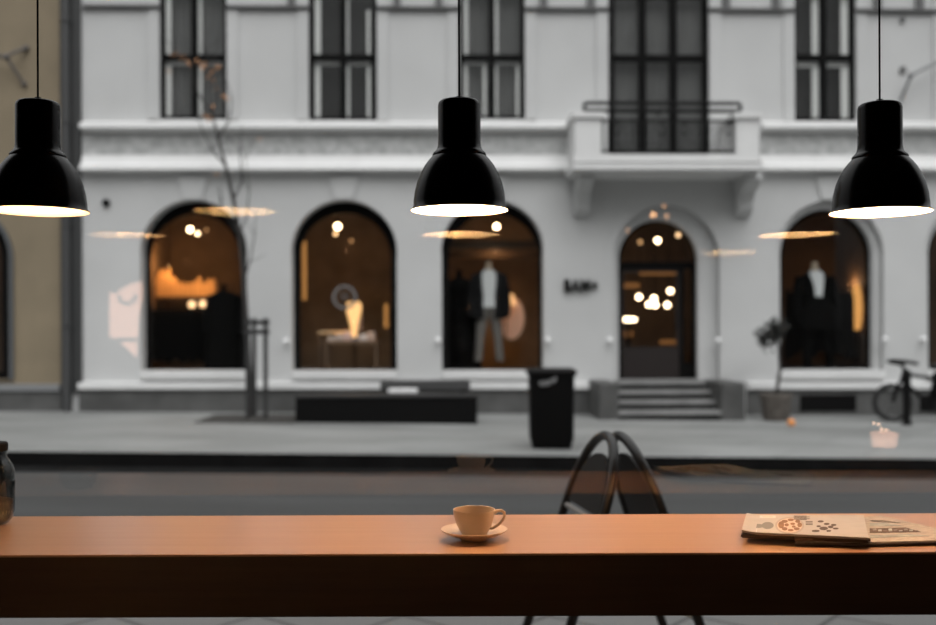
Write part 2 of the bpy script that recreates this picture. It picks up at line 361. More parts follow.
# shop windows: frame, pane, sill, inner room
def shop_room(u0, u1, w0, w1, d, m, name='shop_interior', v0=None):
    v0 = REC+.14 if v0 is None else v0
    mb = MB(); t = .05
    mb.box(u0-t,u1+t,v0+d,v0+d+t,w0-t,w1+t).box(u0-t,u0,v0,v0+d,w0,w1).box(u1,u1+t,v0,v0+d,w0,w1).box(u0-t,u1+t,v0,v0+d,w1,w1+t).box(u0-t,u1+t,v0,v0+d,w0-t,w0)
    return mb.build(name, m, bl, FAC, smooth=0)
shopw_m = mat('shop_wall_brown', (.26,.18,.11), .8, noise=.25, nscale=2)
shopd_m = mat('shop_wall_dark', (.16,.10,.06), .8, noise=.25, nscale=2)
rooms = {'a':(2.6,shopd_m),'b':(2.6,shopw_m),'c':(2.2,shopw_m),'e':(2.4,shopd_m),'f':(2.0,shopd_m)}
for k,(ho,gl) in ARCH.items():
    c = (ho[0]+ho[1])/2; v = REC
    gu = arch_px(*gl, v)
    big = arch_poly(wx(ho[0])-.1, wx(ho[1])+.1, W(c,ho[2])[1]+.18, W(c,ho[3])[1]-.03)
    fr = MB().plate(big, [gu], v, v+.1).build('shop_window', dark_m, bl, FAC, smooth=0)
    pn = MB().plate(big, [], v+.05, v+.056).build('pane', pane_m, fr, FAC, smooth=0)
    band('window_sill', [(.3,370),(-.1,371),(-.1,378),(0,380)], ho[0]+1, ho[1]-1, trim_m)
    u0,u1 = wx(ho[0]),wx(ho[1]); w0,w1 = W(c,ho[3])[1],W(c,ho[2])[1]
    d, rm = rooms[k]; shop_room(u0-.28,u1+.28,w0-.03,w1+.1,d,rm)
bu0,bu1 = wx(436),wx(552)
for py_,v_ in ((243,1.0),(253,1.6)):
    zz_ = W(495,py_,v_)[1]; MB().box(bu0,bu1,v_,v_+.12,zz_-.1,zz_+.05).build('ceiling_beam', mat('dark_beam',(.09,.055,.03),.8), bl, FAC, smooth=0)
# entrance door
for nm_,(a_,b_,c_,d_),(e_,f_,g_,h_),v_ in (('door_reveal',(614,720,205,381),(618.5,698,220,381),.2),('window_reveal',(777,884,205,370),(780,873,209,371),.16),('window_reveal',(925,1028,205,370),(928,1018,209,371),.16)):
    cc_=(a_+b_)/2; big=arch_poly(wx(a_)-.1,wx(b_)+.1,W(cc_,c_)[1]+.18,W(cc_,d_)[1]-.03); hh_=arch_px(e_,f_,g_,h_-1,v_)
    MB().plate(big,[hh_],v_,v_+.14).build(nm_, wall_m, bl, FAC, smooth=0)
ho, gl = DOOR; dv = .42; c = 660
big = arch_poly(wx(ho[0])-.05, wx(ho[1])+.05, W(c,ho[2])[1]+.05, W(c,ho[3])[1]-.03)
tr = arch_px(620,695,223,400,dv); w_tr = W(658,262,dv)[1]; w_d0 = W(658,379,dv)[1]; w_d1 = W(658,269,dv)[1]
glu = [p for p in arch_px(621,695,223,400,dv)]
c_u = (wx(621,dv)+wx(695,dv))/2; R = (wx(695,dv)-wx(621,dv))/2; sp = W(658,223,dv)[1]-R
semi = [(wx(621,dv), w_tr),(wx(695,dv), w_tr)]+[(c_u+R*math.cos(PI*i/24), sp+R*math.sin(PI*i/24)) for i in range(25)]
lower = rect_poly(wx(622,dv), wx(680,dv), w_d0, w_d1); side = rect_poly(wx(684,dv), wx(692,dv), w_d0+.3, w_d1)
df = MB().plate(big, [semi, lower, side], dv, dv+.1).build('entrance_door', dark_m, bl, FAC, smooth=0)
dl = MB().plate(lower, [rect_poly(wx(624.5,dv), wx(677,dv), W(650,347,dv)[1], W(650,272,dv)[1])], dv+.03, dv+.08).build('door_leaf', mat('dark_red_door',(.010,.005,.004),.6), df, FAC, smooth=0)
MB().box(wx(620,dv),wx(697,dv),dv+.05,dv+.056,W(650,350,dv)[1],W(c,ho[2])[1]).build('pane', pane_m, df, FAC, smooth=0)
MB().tube([(wx(675,dv),dv-.02,W(650,330,dv)[1]),(wx(675,dv),dv-.05,W(650,328,dv)[1]),(wx(675,dv),dv-.05,W(650,312,dv)[1]),(wx(675,dv),dv-.02,W(650,310,dv)[1])], .015, 8).build('door_handle', iron_m, df, FAC)
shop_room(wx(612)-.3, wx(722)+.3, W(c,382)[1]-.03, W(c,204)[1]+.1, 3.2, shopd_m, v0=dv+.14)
# letters on the wall
tc_ = bpy.data.curves.new('sign', 'FONT'); tc_.body = 'BAM+'; tc_.size = 1; tc_.extrude = .06; tc_.offset = .012; tc_.align_x = 'CENTER'
to = bpy.data.objects.new('tmpt', tc_); me = bpy.data.meshes.new_from_object(to)
xs_ = [p.co.x for p in me.vertices]; ys_ = [p.co.y for p in me.vertices]
L0,L1,L2,L3 = rect_px(564,279.5,597.5,291.5)
mb = MB(); sx = (L1-L0)/(max(xs_)-min(xs_)); sy = (L3-L2)/(max(ys_)-min(ys_))
mb.add([(L0+(p.co.x-min(xs_))*sx, -.05 - p.co.z*.6, L2+(p.co.y-min(ys_))*sy) for p in me.vertices], [tuple(f.vertices) for f in me.polygons])
tag(mb.build('wall_lettering', dark_m, bl, FAC, smooth=0), 'dark raised letters on the pale wall')
bpy.data.objects.remove(to); bpy.data.meshes.remove(me)
# grey drainpipe and joint between the two houses
pp = MB().box(wx(62),wx(82.5),-.06,.4,wz(390),TOP); pp.build('joint_pilaster', pipe_m, bl, FAC, smooth=0)
pc = MB().tube([(wx(69),-.12,-.02),(wx(69),-.12,TOP)], .075, 14)
for w in (1.6,3.4,5.2,7.0): pc.tube([(wx(69),-.12,w),(wx(69),-.12,w+.06)], .095, 14)
pc.build('drainpipe', mat('zinc_pipe',(.055,.056,.057),.5), bl, FAC)
# swept wall stay, right
def stay(name, pts3, knobs, r, parent, m):
    mb = MB()
    for pl in pts3: mb.tube([(W(a,b,vv)[0],vv,W(a,b,vv)[1]) for a,b,vv in pl], r, 8)
    for a,b,vv,rr in knobs: mb.ball((W(a,b,vv)[0],vv,W(a,b,vv)[1]), rr, 12)
    return mb.build(name, m, parent, FAC)
stay('wall_stay', [[(902,100,-.03),(905,92,-.15),(912,75,-.25),(940,61,-.3),(965,52,-.1)]], [(912,75,-.25,.06)], .032, bl, mat('grey_stay',(.27,.275,.28),.7))

# ---------------------------------------------------------------- beige house, left
bh = thing('beige_building', FAC @ Vector((wx(0),0,0)), 'ochre beige plastered house at the left edge beside dark drainpipe', 'building')
bL, bR = wx(-220), wx(62)
hb = arch_px(-92, 10, 208, 380)
MB().plate(rect_poly(bL,bR,-.35,TOP), [hb], 0, .5).build('wall', beige_m, bh, FAC, smooth=0)
mb = MB().plate(rect_poly(bL,bR,-.35,wz(386,0,20)), [], -.06, 0); mb.build('plinth', gran_m, bh, FAC, smooth=0)
band('plinth_cap', [(0,384),(-.1,385),(-.1,391),(0,392)], -200, 61, mat('grey_ledge',(.20,.205,.21),.7), bh)
# window surround
surr = arch_px(-98, 14, 203, 380); g0 = arch_px(-92, 10, 208, 380)
MB().plate(surr, [[(a,b+.001) for a,b in g0]], -.05, 0).build('window_surround', mat('grey_surround',(.085,.09,.095),.7), bh, FAC, smooth=0)
gfr = arch_px(-82, 2, 216, 372, .3)
fr = MB().plate([(a,b) for a,b in arch_px(-95,14,204,386)], [gfr], .3, .4).build('shop_window', dark_m, bh, FAC, smooth=0)
MB().plate(arch_px(-95,14,204,386), [], .35, .356).build('pane', pane_m, fr, FAC, smooth=0)
u0,u1 = wx(-110),wx(22); w0,w1 = W(-40,386)[1],W(-40,200)[1]
mb = MB(); mb.box(u0,u1,2.4,2.45,w0,w1).box(u0-.05,u0,.44,2.4,w0,w1).box(u1,u1+.05,.44,2.4,w0,w1).box(u0,u1,.44,2.4,w1,w1+.05).box(u0,u1,.44,2.4,w0-.05,w0)
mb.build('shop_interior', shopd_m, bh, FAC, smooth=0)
stay('wall_stay', [[(27,48,-.03),(16,52,-.18),(7,57,-.25),(-25,52,-.3)],[(7,57,-.25),(15,69,-.18),(25,84,-.03)]], [(7,57,-.25,.065),(27,48,-.03,.055),(25,84,-.03,.05)], .03, bh, arm_m)
# left dark end strips under the beige wall
# ---------------------------------------------------------------- entrance steps
def gp(px, py):                                              # pixel on the street plane
    X, Z = ray(px, py); d = -H/(Z - GS*X); return Vector((X*d, d, GS*X*d))
st = thing('entrance_steps', gp(660,419), 'dark stone entrance steps between two low side blocks, under the arched shop door', 'steps')
sw0 = gz(3.4)-.05
topw = W(660,380.5,-.15)[1]
zs = [sw0+.05+(topw-sw0-.05)*i/4 for i in range(5)]
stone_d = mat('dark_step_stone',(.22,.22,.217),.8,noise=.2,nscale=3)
riser_m = mat('darkened_step_riser',(.004,.004,.004),.95,spec=.03)  # risers near black against paler treads, contrast set in the colours
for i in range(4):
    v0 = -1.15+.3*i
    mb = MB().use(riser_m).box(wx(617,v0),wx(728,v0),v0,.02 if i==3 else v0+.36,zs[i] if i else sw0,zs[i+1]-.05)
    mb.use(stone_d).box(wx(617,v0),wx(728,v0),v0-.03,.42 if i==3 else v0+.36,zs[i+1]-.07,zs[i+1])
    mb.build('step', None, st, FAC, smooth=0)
blk = mat('step_side_stone',(.075,.075,.073),.75,noise=.3,nscale=3)
for l, r in ((599,619),(721,745)):
    v0 = -1.2; mb = MB().box(wx(l,v0),wx(r,v0),v0,.0,sw0,W(c,383,v0)[1]); mb.build('side_block', blk, st, FAC, smooth=0, bevel=.03)

# ================================================================== SHOP CONTENTS
def fp(px, py, v): u, w = W(px, py, v); return FAC @ Vector((u, v, w))
warm = (1,.62,.28)
def bulb(px, py, v, r, s, label, col=(1,.72,.42), group='ceiling spot bulbs in the shops'):
    p = fp(px, py, v); o = thing('ceiling_spotlight', p, label, 'ceiling light', group)
    MB().ball(p, r, 14).build('bulb', emis('spot_emission_%d_%d' % (int(s), int(col[1]*100)), col, s), o)
    MB().tube([p+Vector((0,0,r*.9)), p+Vector((0,0,r*2.4))], r*.7, 10).build('lamp_cap', iron_m, o)
    return o
P = lambda px,py,v,r,s,lb,col=(1,.72,.42): bulb(px,py,v,r*.58,s*1.7,lb,col)
P(190.5,229.5,1.2,.085,9,'white spot bulb glowing high in the leftmost arched shop window, larger of its pair')
P(198,233.5,1.4,.06,6,'smaller white spot bulb right beside the larger one in the leftmost arch')
P(206.5,230,1.6,.06,.45,'dim amber spot bulb right of the two white bulbs in the leftmost arch',(1,.5,.2))
P(338,226.5,1.2,.1,9,'bright white bulb high in the second arched shop window from left')
P(336,233.5,1.4,.065,2.2,'amber bulb just below the bright white bulb in the second arch',(1,.6,.28))
P(351.5,241,1.6,.065,.4,'dim amber bulb lower right of the bright bulb in the second arch',(1,.5,.2))
P(497,226.5,1.2,.09,9,'lone white bulb high in the arched window with the jacketed mannequin')
P(658,240.5,1.0,.085,9,'white bulb in the middle of the half-round transom above shop door')
P(640.5,242,1.3,.07,.7,'dim amber bulb at the left of the transom above shop door',(1,.55,.24))
P(678.5,235,1.1,.07,1.8,'amber bulb at the right of the transom above shop door',(1,.62,.32))
for px, py, lb in ((639,297,'leftmost round globe bulb behind the shop door glass'),(670.5,291,'highest round globe bulb behind the shop door glass, at right'),
                   (654,298.5,'upper middle globe bulb in the cluster behind the shop door glass'),(649,304.5,'lower left globe bulb in the middle cluster behind the door glass'),
                   (655.5,305,'lower middle globe bulb in the cluster behind the shop door glass'),(667.5,305,'lower right globe bulb behind the shop door glass')):
    p = fp(px, py, 2.2); o = thing('globe_lamp', p, lb, 'hanging lamp', 'globe lamps behind the shop door')
    MB().ball(p, .052, 14).build('globe', emis('globe_glow', (1,.74,.46), 13), o)
    MB().tube([p+Vector((0,0,.05)), p+Vector((0,0,1.2))], .008, 6).build('cord', iron_m, o)
p = fp(629,319.5,1.6); o = thing('tube_lamp', p, 'short horizontal capsule lamp low left behind the shop door glass', 'lamp')
MB().tube([p+Vector((-.11,0,0)),p+Vector((.11,0,0))], .04, 12).ball(p+Vector((-.11,0,0)),.04,12).ball(p+Vector((.11,0,0)),.04,12).build('globe', emis('capsule_glow', (1,.76,.5), 10), o)
MB().box(p.x-.03,p.x+.03,p.y+.05,p.y+.12,p.z-.6,p.z).build('lamp_stand', iron_m, o)
# shop light sources
for px, py, v, e in ((190,262,2.0,5),(345,250,1.5,6),(496,250,1.3,7),(658,250,1.5,4),(850,285,1.9,6),(975,250,1.2,3),(-40,260,1.4,3)):
    light('shop_light', 'POINT', fp(px,py,v), e, (1,.58,.28), .1)
# interior goods
cloth_d = mat('dark_wool', (.003,.003,.003), .95, spec=.05)
cloth_b = mat('charcoal_wool', (.012,.012,.013), .95, spec=.1)
shirt_m = mat('pale_shirt', (.75,.77,.78), .8)
trou_m = mat('grey_trousers', (.16,.15,.14), .9)
form_m = mat('mannequin_form', (.55,.45,.33), .6)
def mannequin(px, pfoot, v, ptop, label, jacket, shirt, trousers, lean=0, long=False, op=1.0, closed=False):
    b = fp(px, pfoot, v); s = (W(px,ptop,v)[1]-W(px,pfoot,v)[1])/1.55
    o = thing('mannequin', b, label, 'mannequin'); X = lambda x, y, z: (b.x+x*s, b.y+y*s, b.z+z*s)
    def lf(secs): return [(b.x+x*s+lean*z*s, b.y+y*s, b.z+z*s, rx*s, ry*s) for x,y,z,rx,ry in secs]
    MB().loft(lf([(0,0,1.36,.06,.06),(0,0,1.44,.05,.05),(0,0,1.53,.045,.045),(0,0,1.55,.03,.03)]), 14).build('neck_form', cloth_d if long else form_m, o)
    if trousers:
        t = MB()
        for sd in (-1,1): t.loft(lf([(sd*.17,0,.0,.065,.075),(sd*.14,0,.35,.07,.08),(sd*.1,0,.72,.1,.1),(sd*.06,0,.85,.1,.11)]), 14)
        t.build('trousers', trousers, o)
    MB().loft(lf([(0,-.02,.84,.16,.11),(0,-.02,1.0,.14,.1),(0,-.03,1.2,.17,.12),(0,-.02,1.36,.16,.09),(0,-.01,1.43,.07,.06)]), 20).build('shirt', shirt, o)
    j = MB()
    for sd in (-1,1):
        j.loft(lf([(sd*.16*op,0,.66,.11,.15),(sd*.15*op,0,.95,.09,.14),(sd*.16*op,0,1.2,.1,.15),(sd*.15*op,.01,1.36,.09,.1),(sd*.08,.02,1.42,.03,.06)]), 16)
        j.tube([X(sd*.2+lean*1.3,0,1.34),X(sd*.27+lean*1.1,.0,1.1),X(sd*.29+lean*.85,-.04,.86),X(sd*.28+lean*.7,-.1,.7)], [.075*s,.065*s,.055*s,.045*s], 12)
    j.loft(lf([(0,.07,.66,.2,.07),(0,.07,1.0,.18,.06),(0,.07,1.3,.2,.06),(0,.05,1.4,.1,.05)]), 16)
    if closed: j.loft(lf([(0,-.09,.6,.3,.12),(0,-.1,.9,.24,.1),(0,-.1,1.0,.16,.09),(0,-.09,1.06,.05,.05)]),20)
    if long: j.loft(lf([(0,0,.04,.34,.2),(0,0,.4,.33,.19),(0,0,.8,.26,.17),(0,0,1.15,.24,.14),(0,.02,1.36,.2,.1)]),20)
    j.build('jacket', jacket, o)
    return o
mannequin(489, 361, 1.0, 262, 'headless mannequin in dark open jacket, pale shirt and grey trousers, third arch', cloth_b, shirt_m, trou_m)
mannequin(459, 372, 1.3, 270, 'all-dark mannequin at the left side of the third arched window', cloth_d, cloth_d, cloth_d, long=True)
mannequin(819, 372, 1.0, 262, 'mannequin in dark coat with narrow pale shirt front in the right arch', cloth_d, shirt_m, cloth_d, -.04, op=.62, closed=True)
mannequin(224, 376, .9, 284, 'large dark coated mannequin at the right of the leftmost arch', cloth_d, cloth_d, cloth_d, long=True)
def garment_rail(px0, px1, ptop, pbot, v, label, nn, m):
    a = fp(px0,pbot,v); b2 = fp(px1,pbot,v); zt_ = W(px0,ptop,v)[1]
    o = thing('garment_rail', (a+b2)/2, label, 'clothes rail')
    MB().tube([a,Vector((a.x,a.y,zt_)),Vector((b2.x,b2.y,zt_)),b2], .02, 8).build('rail', iron_m, o)
    for i in range(nn):
        t = (i+.5)/nn; x = a.x+(b2.x-a.x)*t; y = a.y+(b2.y-a.y)*t; hh = zt_-a.z; dz = random.uniform(.1,.25)*hh
        MB().loft([(x,y,a.z+dz,.055,.26),(x,y,a.z+hh*.5,.05,.24),(x,y,zt_-.16,.05,.22),(x,y,zt_-.05,.03,.06)],12).build('garment', m, o)
garment_rail(151, 206, 307, 369, 1.5, 'rail packed with dark coats low left in the leftmost arched window', 11, cloth_d)
garment_rail(786, 852, 289, 367, 1.45, 'rail packed with dark coats across the right arched shop window', 11, cloth_d)
# lit shelf wall in leftmost arch
glow_m = emis('amber_backlight', (1,.45,.12), .62); glow2_m = emis('pale_backlight', (1,.60,.26), 1.4)
def shelf_lit(px0,px1,ptop,pbot,v,label):
    a = fp(px0,pbot,v); b2 = fp(px1,pbot,v)
    o = thing('lit_wall_shelf', (a+b2)/2, label, 'shelf'); u0,u1,w0,w1 = rect_px(px0,ptop,px1,pbot,v)
    MB().box(u0,u1,v-.25,v+.0,w0-.05,w0).build('shelf_board', mat('shelf_wood',(.12,.07,.04),.6), o, FAC, smooth=0)
    MB().box(u0,u1,v-.02,v,w0+.01,w0+.05).build('light_strip', glow2_m, o, FAC, smooth=0)
    n = 13
    for i in range(n):
        x = u0+(u1-u0)*(i+.5)/n; hh = (w1-w0)*(.95 if i < 4 else random.uniform(.45,.75))
        MB().loft([(x,v-.12,w0,.06,.05),(x,v-.12,w0+hh*.6,.055,.05),(x,v-.12,w0+hh,.02,.03)],10).build('folded_garment', mat('amber_cloth',(.75,.42,.18),.8), o, FAC)
shelf_lit(154,218,268,297,2.2,'wall shelf of warmly lit amber garments in the leftmost arch')
light('shelf_light','POINT',fp(170,266,1.75),14,(1,.55,.2),.05); light('shelf_light','POINT',fp(200,278,1.7),7,(1,.55,.2),.05)
for px,py,lb in ((192,304.5,'small glowing lamp on the shelf edge in the leftmost arch'),(203,304,'second small glowing lamp right of the first below the lit shelf'),(240,308,'small peach lamp at right edge of the leftmost arch')):
    p = fp(px,py,1.1); o = thing('small_lamp', p, lb, 'lamp'); MB().ball(p,.07,12).build('bulb', emis('small_glow',(1,.6,.3),2.6), o); MB().lathe([(.03,-.25),(.02,-.05),(.04,-.03)],p,10,cap=True).build('lamp_base', iron_m, o)
# vase lamp, tables in second arch
p = fp(354,339,1.2); o = thing('vase_lamp', p, 'glowing amber vase lamp standing behind the display table, second arch', 'lamp')
MB().lathe([(.04,0),(.05,.02),(.06,.15),(.08,.3),(.13,.48),(.15,.6),(.13,.7),(.07,.72)],p,24).build('lamp_body', emis('vase_glow',(1,.55,.22),1.6), o)
MB().lathe([(.06,-.1),(.06,0)],p,16,cap=True).build('lamp_foot', iron_m, o)
def table(px0,px1,ptop,pbot,v,label,mtop,dep=.5):
    u0,u1,w0,w1 = rect_px(px0,ptop,px1,pbot,v); c3 = FAC@Vector(((u0+u1)/2,v,w0))
    o = thing('display_table', c3, label, 'table')
    MB().box(u0,u1,v,v+dep,w1-.05,w1).build('table_top', mtop, o, FAC, smooth=0)
    for a in (u0+.04,u1-.04):
        for b in (v+.04,v+dep-.04): MB().box(a-.025,a+.025,b-.025,b+.025,w0,w1-.05).build('leg', shopd_m, o, FAC, smooth=0)
    return (u0,u1,w1)
u0,u1,w1 = table(318,356,331,370,1.15,'small display table with lit amber top behind, second arch',mat('amber_top',(.85,.6,.35),.6))
u0,u1,w1 = table(324,378,341,372,.72,'low display table with folded goods in front, second arch',mat('brown_top',(.2,.12,.07),.6))
cols = [(.75,.62,.55),(.6,.5,.45),(.8,.55,.48),(.35,.3,.3),(.85,.75,.7),(.7,.5,.4)]
for i in range(6):
    a = u0+.05+(u1-u0-.1)*i/6; hh = .07+.05*((i*7)%3)
    lab = ['leftmost folded garment on the low display table','second folded garment from left on the low display table','third folded garment from left on the low display table','fourth folded garment from left on the low display table','fifth folded garment from left on the low display table','rightmost folded garment on the low display table'][i]
    tag(MB().box(a,a+(u1-u0)/6-.03,.78,1.1,w1,w1+hh).build('folded_garment', mat('garment_tone_%d'%i,cols[i],.9), None, FAC, bevel=.02), lab+', second arch','clothing','folded garments on the display table')
light('shelf_light','POINT',fp(350,322,.95),5,(1,.6,.28),.04)
def strip(px0,px1,ptop,pbot,v,label,m):
    u0,u1,w0,w1 = rect_px(px0,ptop,px1,pbot,v); o = MB().box(u0,u1,v,v+.05,w0,w1).build('light_column', m, None, FAC, smooth=0, bevel=.015); tag(o,label,'lamp')
strip(302.5,306.5,241,300,1.6,'tall thin amber light column at left inside the second arch',emis('amber_strip',(1,.45,.13),.5))
strip(384,388,304,328,1.6,'short amber light column at right inside the second arch',emis('amber_strip',(1,.45,.13),.5))
strip(446.5,449.5,300,335,1.2,'dim amber light column at left edge of the third arch',emis('amber_dim',(1,.42,.12),.25))
# round logo sticker on second window
u,w = W(344.5,297,REC+.0); r0 = .19
mb = MB(); n=32
ringp = lambda R: [(u+R*math.cos(2*PI*i/n), w+R*math.sin(2*PI*i/n)) for i in range(n)]
stk = mat('sticker_white',(.16,.15,.145),.8)
mb.plate(ringp(r0+.035),[ringp(r0-.02)],REC+.045,REC+.049)
mb.plate([(u-.09,w+.03),(u+.09,w+.03),(u+.09,w+.055),(u-.09,w+.055)],[],REC+.045,REC+.049).plate([(u-.07,w-.04),(u+.07,w-.04),(u+.07,w-.015),(u-.07,w-.015)],[],REC+.045,REC+.049)
tag(mb.build('window_sticker', stk, None, FAC, smooth=0),'faint round white ring sticker on the second arched shop window','sticker')
# round mirror in third arch
p = fp(512,318,1.6); o = thing('round_mirror', fp(512,340,1.6), 'round pinkish disc mirror leaning right of the jacketed mannequin', 'mirror')
MM = FAC @ Matrix.Translation((W(511,318,1.6)[0],1.6,W(511,318,1.6)[1])) @ Matrix.Rotation(PI/2,4,'X')
MB().lathe([(.001,0),(.42,0),(.42,.03),(.001,.03)],(0,0,0),32,sx=.62).build('mirror_disc', mat('glowing_peach_disc',(.85,.55,.42),.5,emit=(1,.5,.3),es=.12), o, MM)  # no lamp: faint peach glow put into the mirror disc material
MB().lathe([(.42,-.01),(.45,-.01),(.45,.04),(.42,.04),(.42,-.01)],(0,0,0),32,sx=.62).build('mirror_frame', shopw_m, o, MM)
p = fp(506,300,1.4); o = thing('small_lamp', p, 'peach glowing lamp above the round disc mirror, third arch', 'lamp'); MB().lathe([(.16,-.1),(.11,.12)],p,20,sx=1.3).build('lamp_shade', emis('peach_glow',(1,.52,.22),1.3), o); MB().tube([p+Vector((0,0,-.1)),p+Vector((0,0,-.8))],.012,6).build('lamp_stand', iron_m, o)
p = fp(470,302,1.7); o = thing('small_lamp', p, 'amber glowing lamp between the two mannequins, third arch', 'lamp'); MB().lathe([(.1,-.15),(.07,.1)],p,20).build('lamp_shade', emis('amber_glow2',(1,.48,.18),.9), o); MB().tube([p+Vector((0,0,-.1)),p+Vector((0,0,-.8))],.012,6).build('lamp_stand', iron_m, o)
light('shelf_light','POINT',fp(480,345,1.6),8,(1,.5,.18),.04)
# flame shaped lamp in right arch
p = fp(857,330,1.7); o = thing('tall_lamp', p, 'tall tapering amber lamp at the right side of the right arch', 'lamp')
MB().lathe([(.05,0),(.13,.2),(.16,.45),(.12,.7),(.05,.9)],p,20,cap=True).build('lamp_shade', emis('tall_glow',(1,.47,.13),.85), o); MB().tube([p,p-Vector((0,0,.7))],.03,8).build('lamp_stand', iron_m, o)
# things behind door glass
p = fp(627,285,2.6); 
for px0,px1,pt,pb,lb in ((622,640,283,288,'amber lit shelf strip at upper left behind the door glass'),(640,682,272,275,'dim amber strip light along the ceiling behind the door glass'),(620,633,331,337,'amber glow lamp bar low left behind the door glass'),(660,682,340,344,'dim amber counter light low right behind the door glass')):
    u0,u1,w0,w1 = rect_px(px0,pt,px1,pb,1.9); tag(MB().box(u0,u1,1.9,1.95,w0,w1).build('strip_light', emis('door_strip',(1,.42,.13),.22), None, FAC, smooth=0, bevel=.01), lb, 'lamp')

# ================================================================== STREET FURNITURE
# black bench block
def street_at(px, py): return gp(px, py)
b0 = gp(386,423.5)
hw = (477-295)/2/F*b0.y; z1 = at(386,395,b0.y).z
bb = thing('long_planter_bench', b0, 'long low black bench block on the far sidewalk', 'bench')
MB().box(b0.x-hw,b0.x+hw,b0.y,b0.y+.55,b0.z-.02,z1-.05).build('base', blackd_m, bb, bevel=.01)
MB().box(b0.x-hw-.01,b0.x+hw+.01,b0.y-.02,b0.y+.57,z1-.05,z1).build('seat', mat('black_slats',(.014,.014,.014),.6), bb, bevel=.012)
for sx_ in (-hw+.15, 0, hw-.15): MB().box(b0.x+sx_-.08,b0.x+sx_+.08,b0.y+.05,b0.y+.5,b0.z-.06,b0.z+.06).build('foot', iron_m, bb)
y2 = 17.3; A_ = at(380,381,y2); B_ = at(470,381,y2); zb_ = gz((A_.x+B_.x)/2)
b2_ = thing('wall_bench', Vector(((A_.x+B_.x)/2,y2,zb_)), 'dark grey bench against the shop wall behind the long black bench', 'bench')
MB().box(A_.x,B_.x,y2-.02,y2+.4,A_.z-.16,A_.z).build('seat', mat('grey_bench',(.05,.05,.05),.7), b2_, bevel=.01)
for x in (A_.x+.12, B_.x-.12): MB().box(x-.05,x+.05,y2+.02,y2+.36,zb_-.03,A_.z-.16).build('leg', iron_m, b2_)
tag(MB().box(at(388,388,16.95).x,at(417,388,16.95).x,16.9,17.1,gz(-1),at(400,389,16.9).z).build('white_box', mat('white_carton',(.8,.8,.8),.6), None, bevel=.01),'small white box standing behind the long black bench','box')
# bin
bp_ = gp(552.5,449.5); k = bp_.y/F
bn = thing('litter_bin', bp_, 'large dark litter bin with flared lid near the kerb across the road', 'bin')
def rr(w, d, rad, cx, cy, z):
    pts = []
    for sx_, sy_, a0_ in ((1,1,0),(-1,1,90),(-1,-1,180),(1,-1,270)):
        for i in range(5):
            a = math.radians(a0_+i*22.5); pts.append((cx+sx_*(w-rad)+rad*math.cos(a), cy+sy_*(d-rad)+rad*math.sin(a), z))
    return pts
def rr_loft(mb, secs):
    n = 20; vs = []
    for s_ in secs: vs += rr(*s_)
    fs = [tuple(range(n-1,-1,-1)), tuple(range((len(secs)-1)*n, len(secs)*n))]
    for i in range(len(secs)-1):
        for j in range(n): fs.append((i*n+j,i*n+(j+1)%n,(i+1)*n+(j+1)%n,(i+1)*n+j))
    return mb.add(vs, fs)
cy = bp_.y+.26; hb_ = 80.5*k
rr_loft(MB(), [(.245,.22,.06,bp_.x,cy,bp_.z),(.255,.23,.06,bp_.x,cy,bp_.z+.06),(.275,.25,.06,bp_.x,cy,bp_.z+.12),(.285,.26,.06,bp_.x,cy,bp_.z+hb_-.1)]).build('bin_body', blackd_m, bn)
rr_loft(MB(), [(.29,.265,.05,bp_.x,cy,bp_.z+hb_-.1),(.315,.29,.05,bp_.x,cy,bp_.z+hb_-.06),(.315,.29,.05,bp_.x,cy,bp_.z+hb_-.03),(.28,.26,.05,bp_.x,cy,bp_.z+hb_)]).build('bin_lid', iron_m, bn)
lm = MB(); Q = bp_.x-.285
for (x0,z0,x1,z1_) in ((539,384,542,382),(543,384,545,381),(546,384,548,380.5),(549,383,551,379.5),(551,382,556,377.5),(553,383,556,379),(540,385,550,384.2)):
    a = at(x0,z0,cy-.27); b = at(x1,z1_,cy-.27); lm.tube([a,b], .018, 6)
tag(lm.build('bin_logo', mat('grey_logo',(.18,.18,.18),.6), bn), 'grey slanted lettering mark')
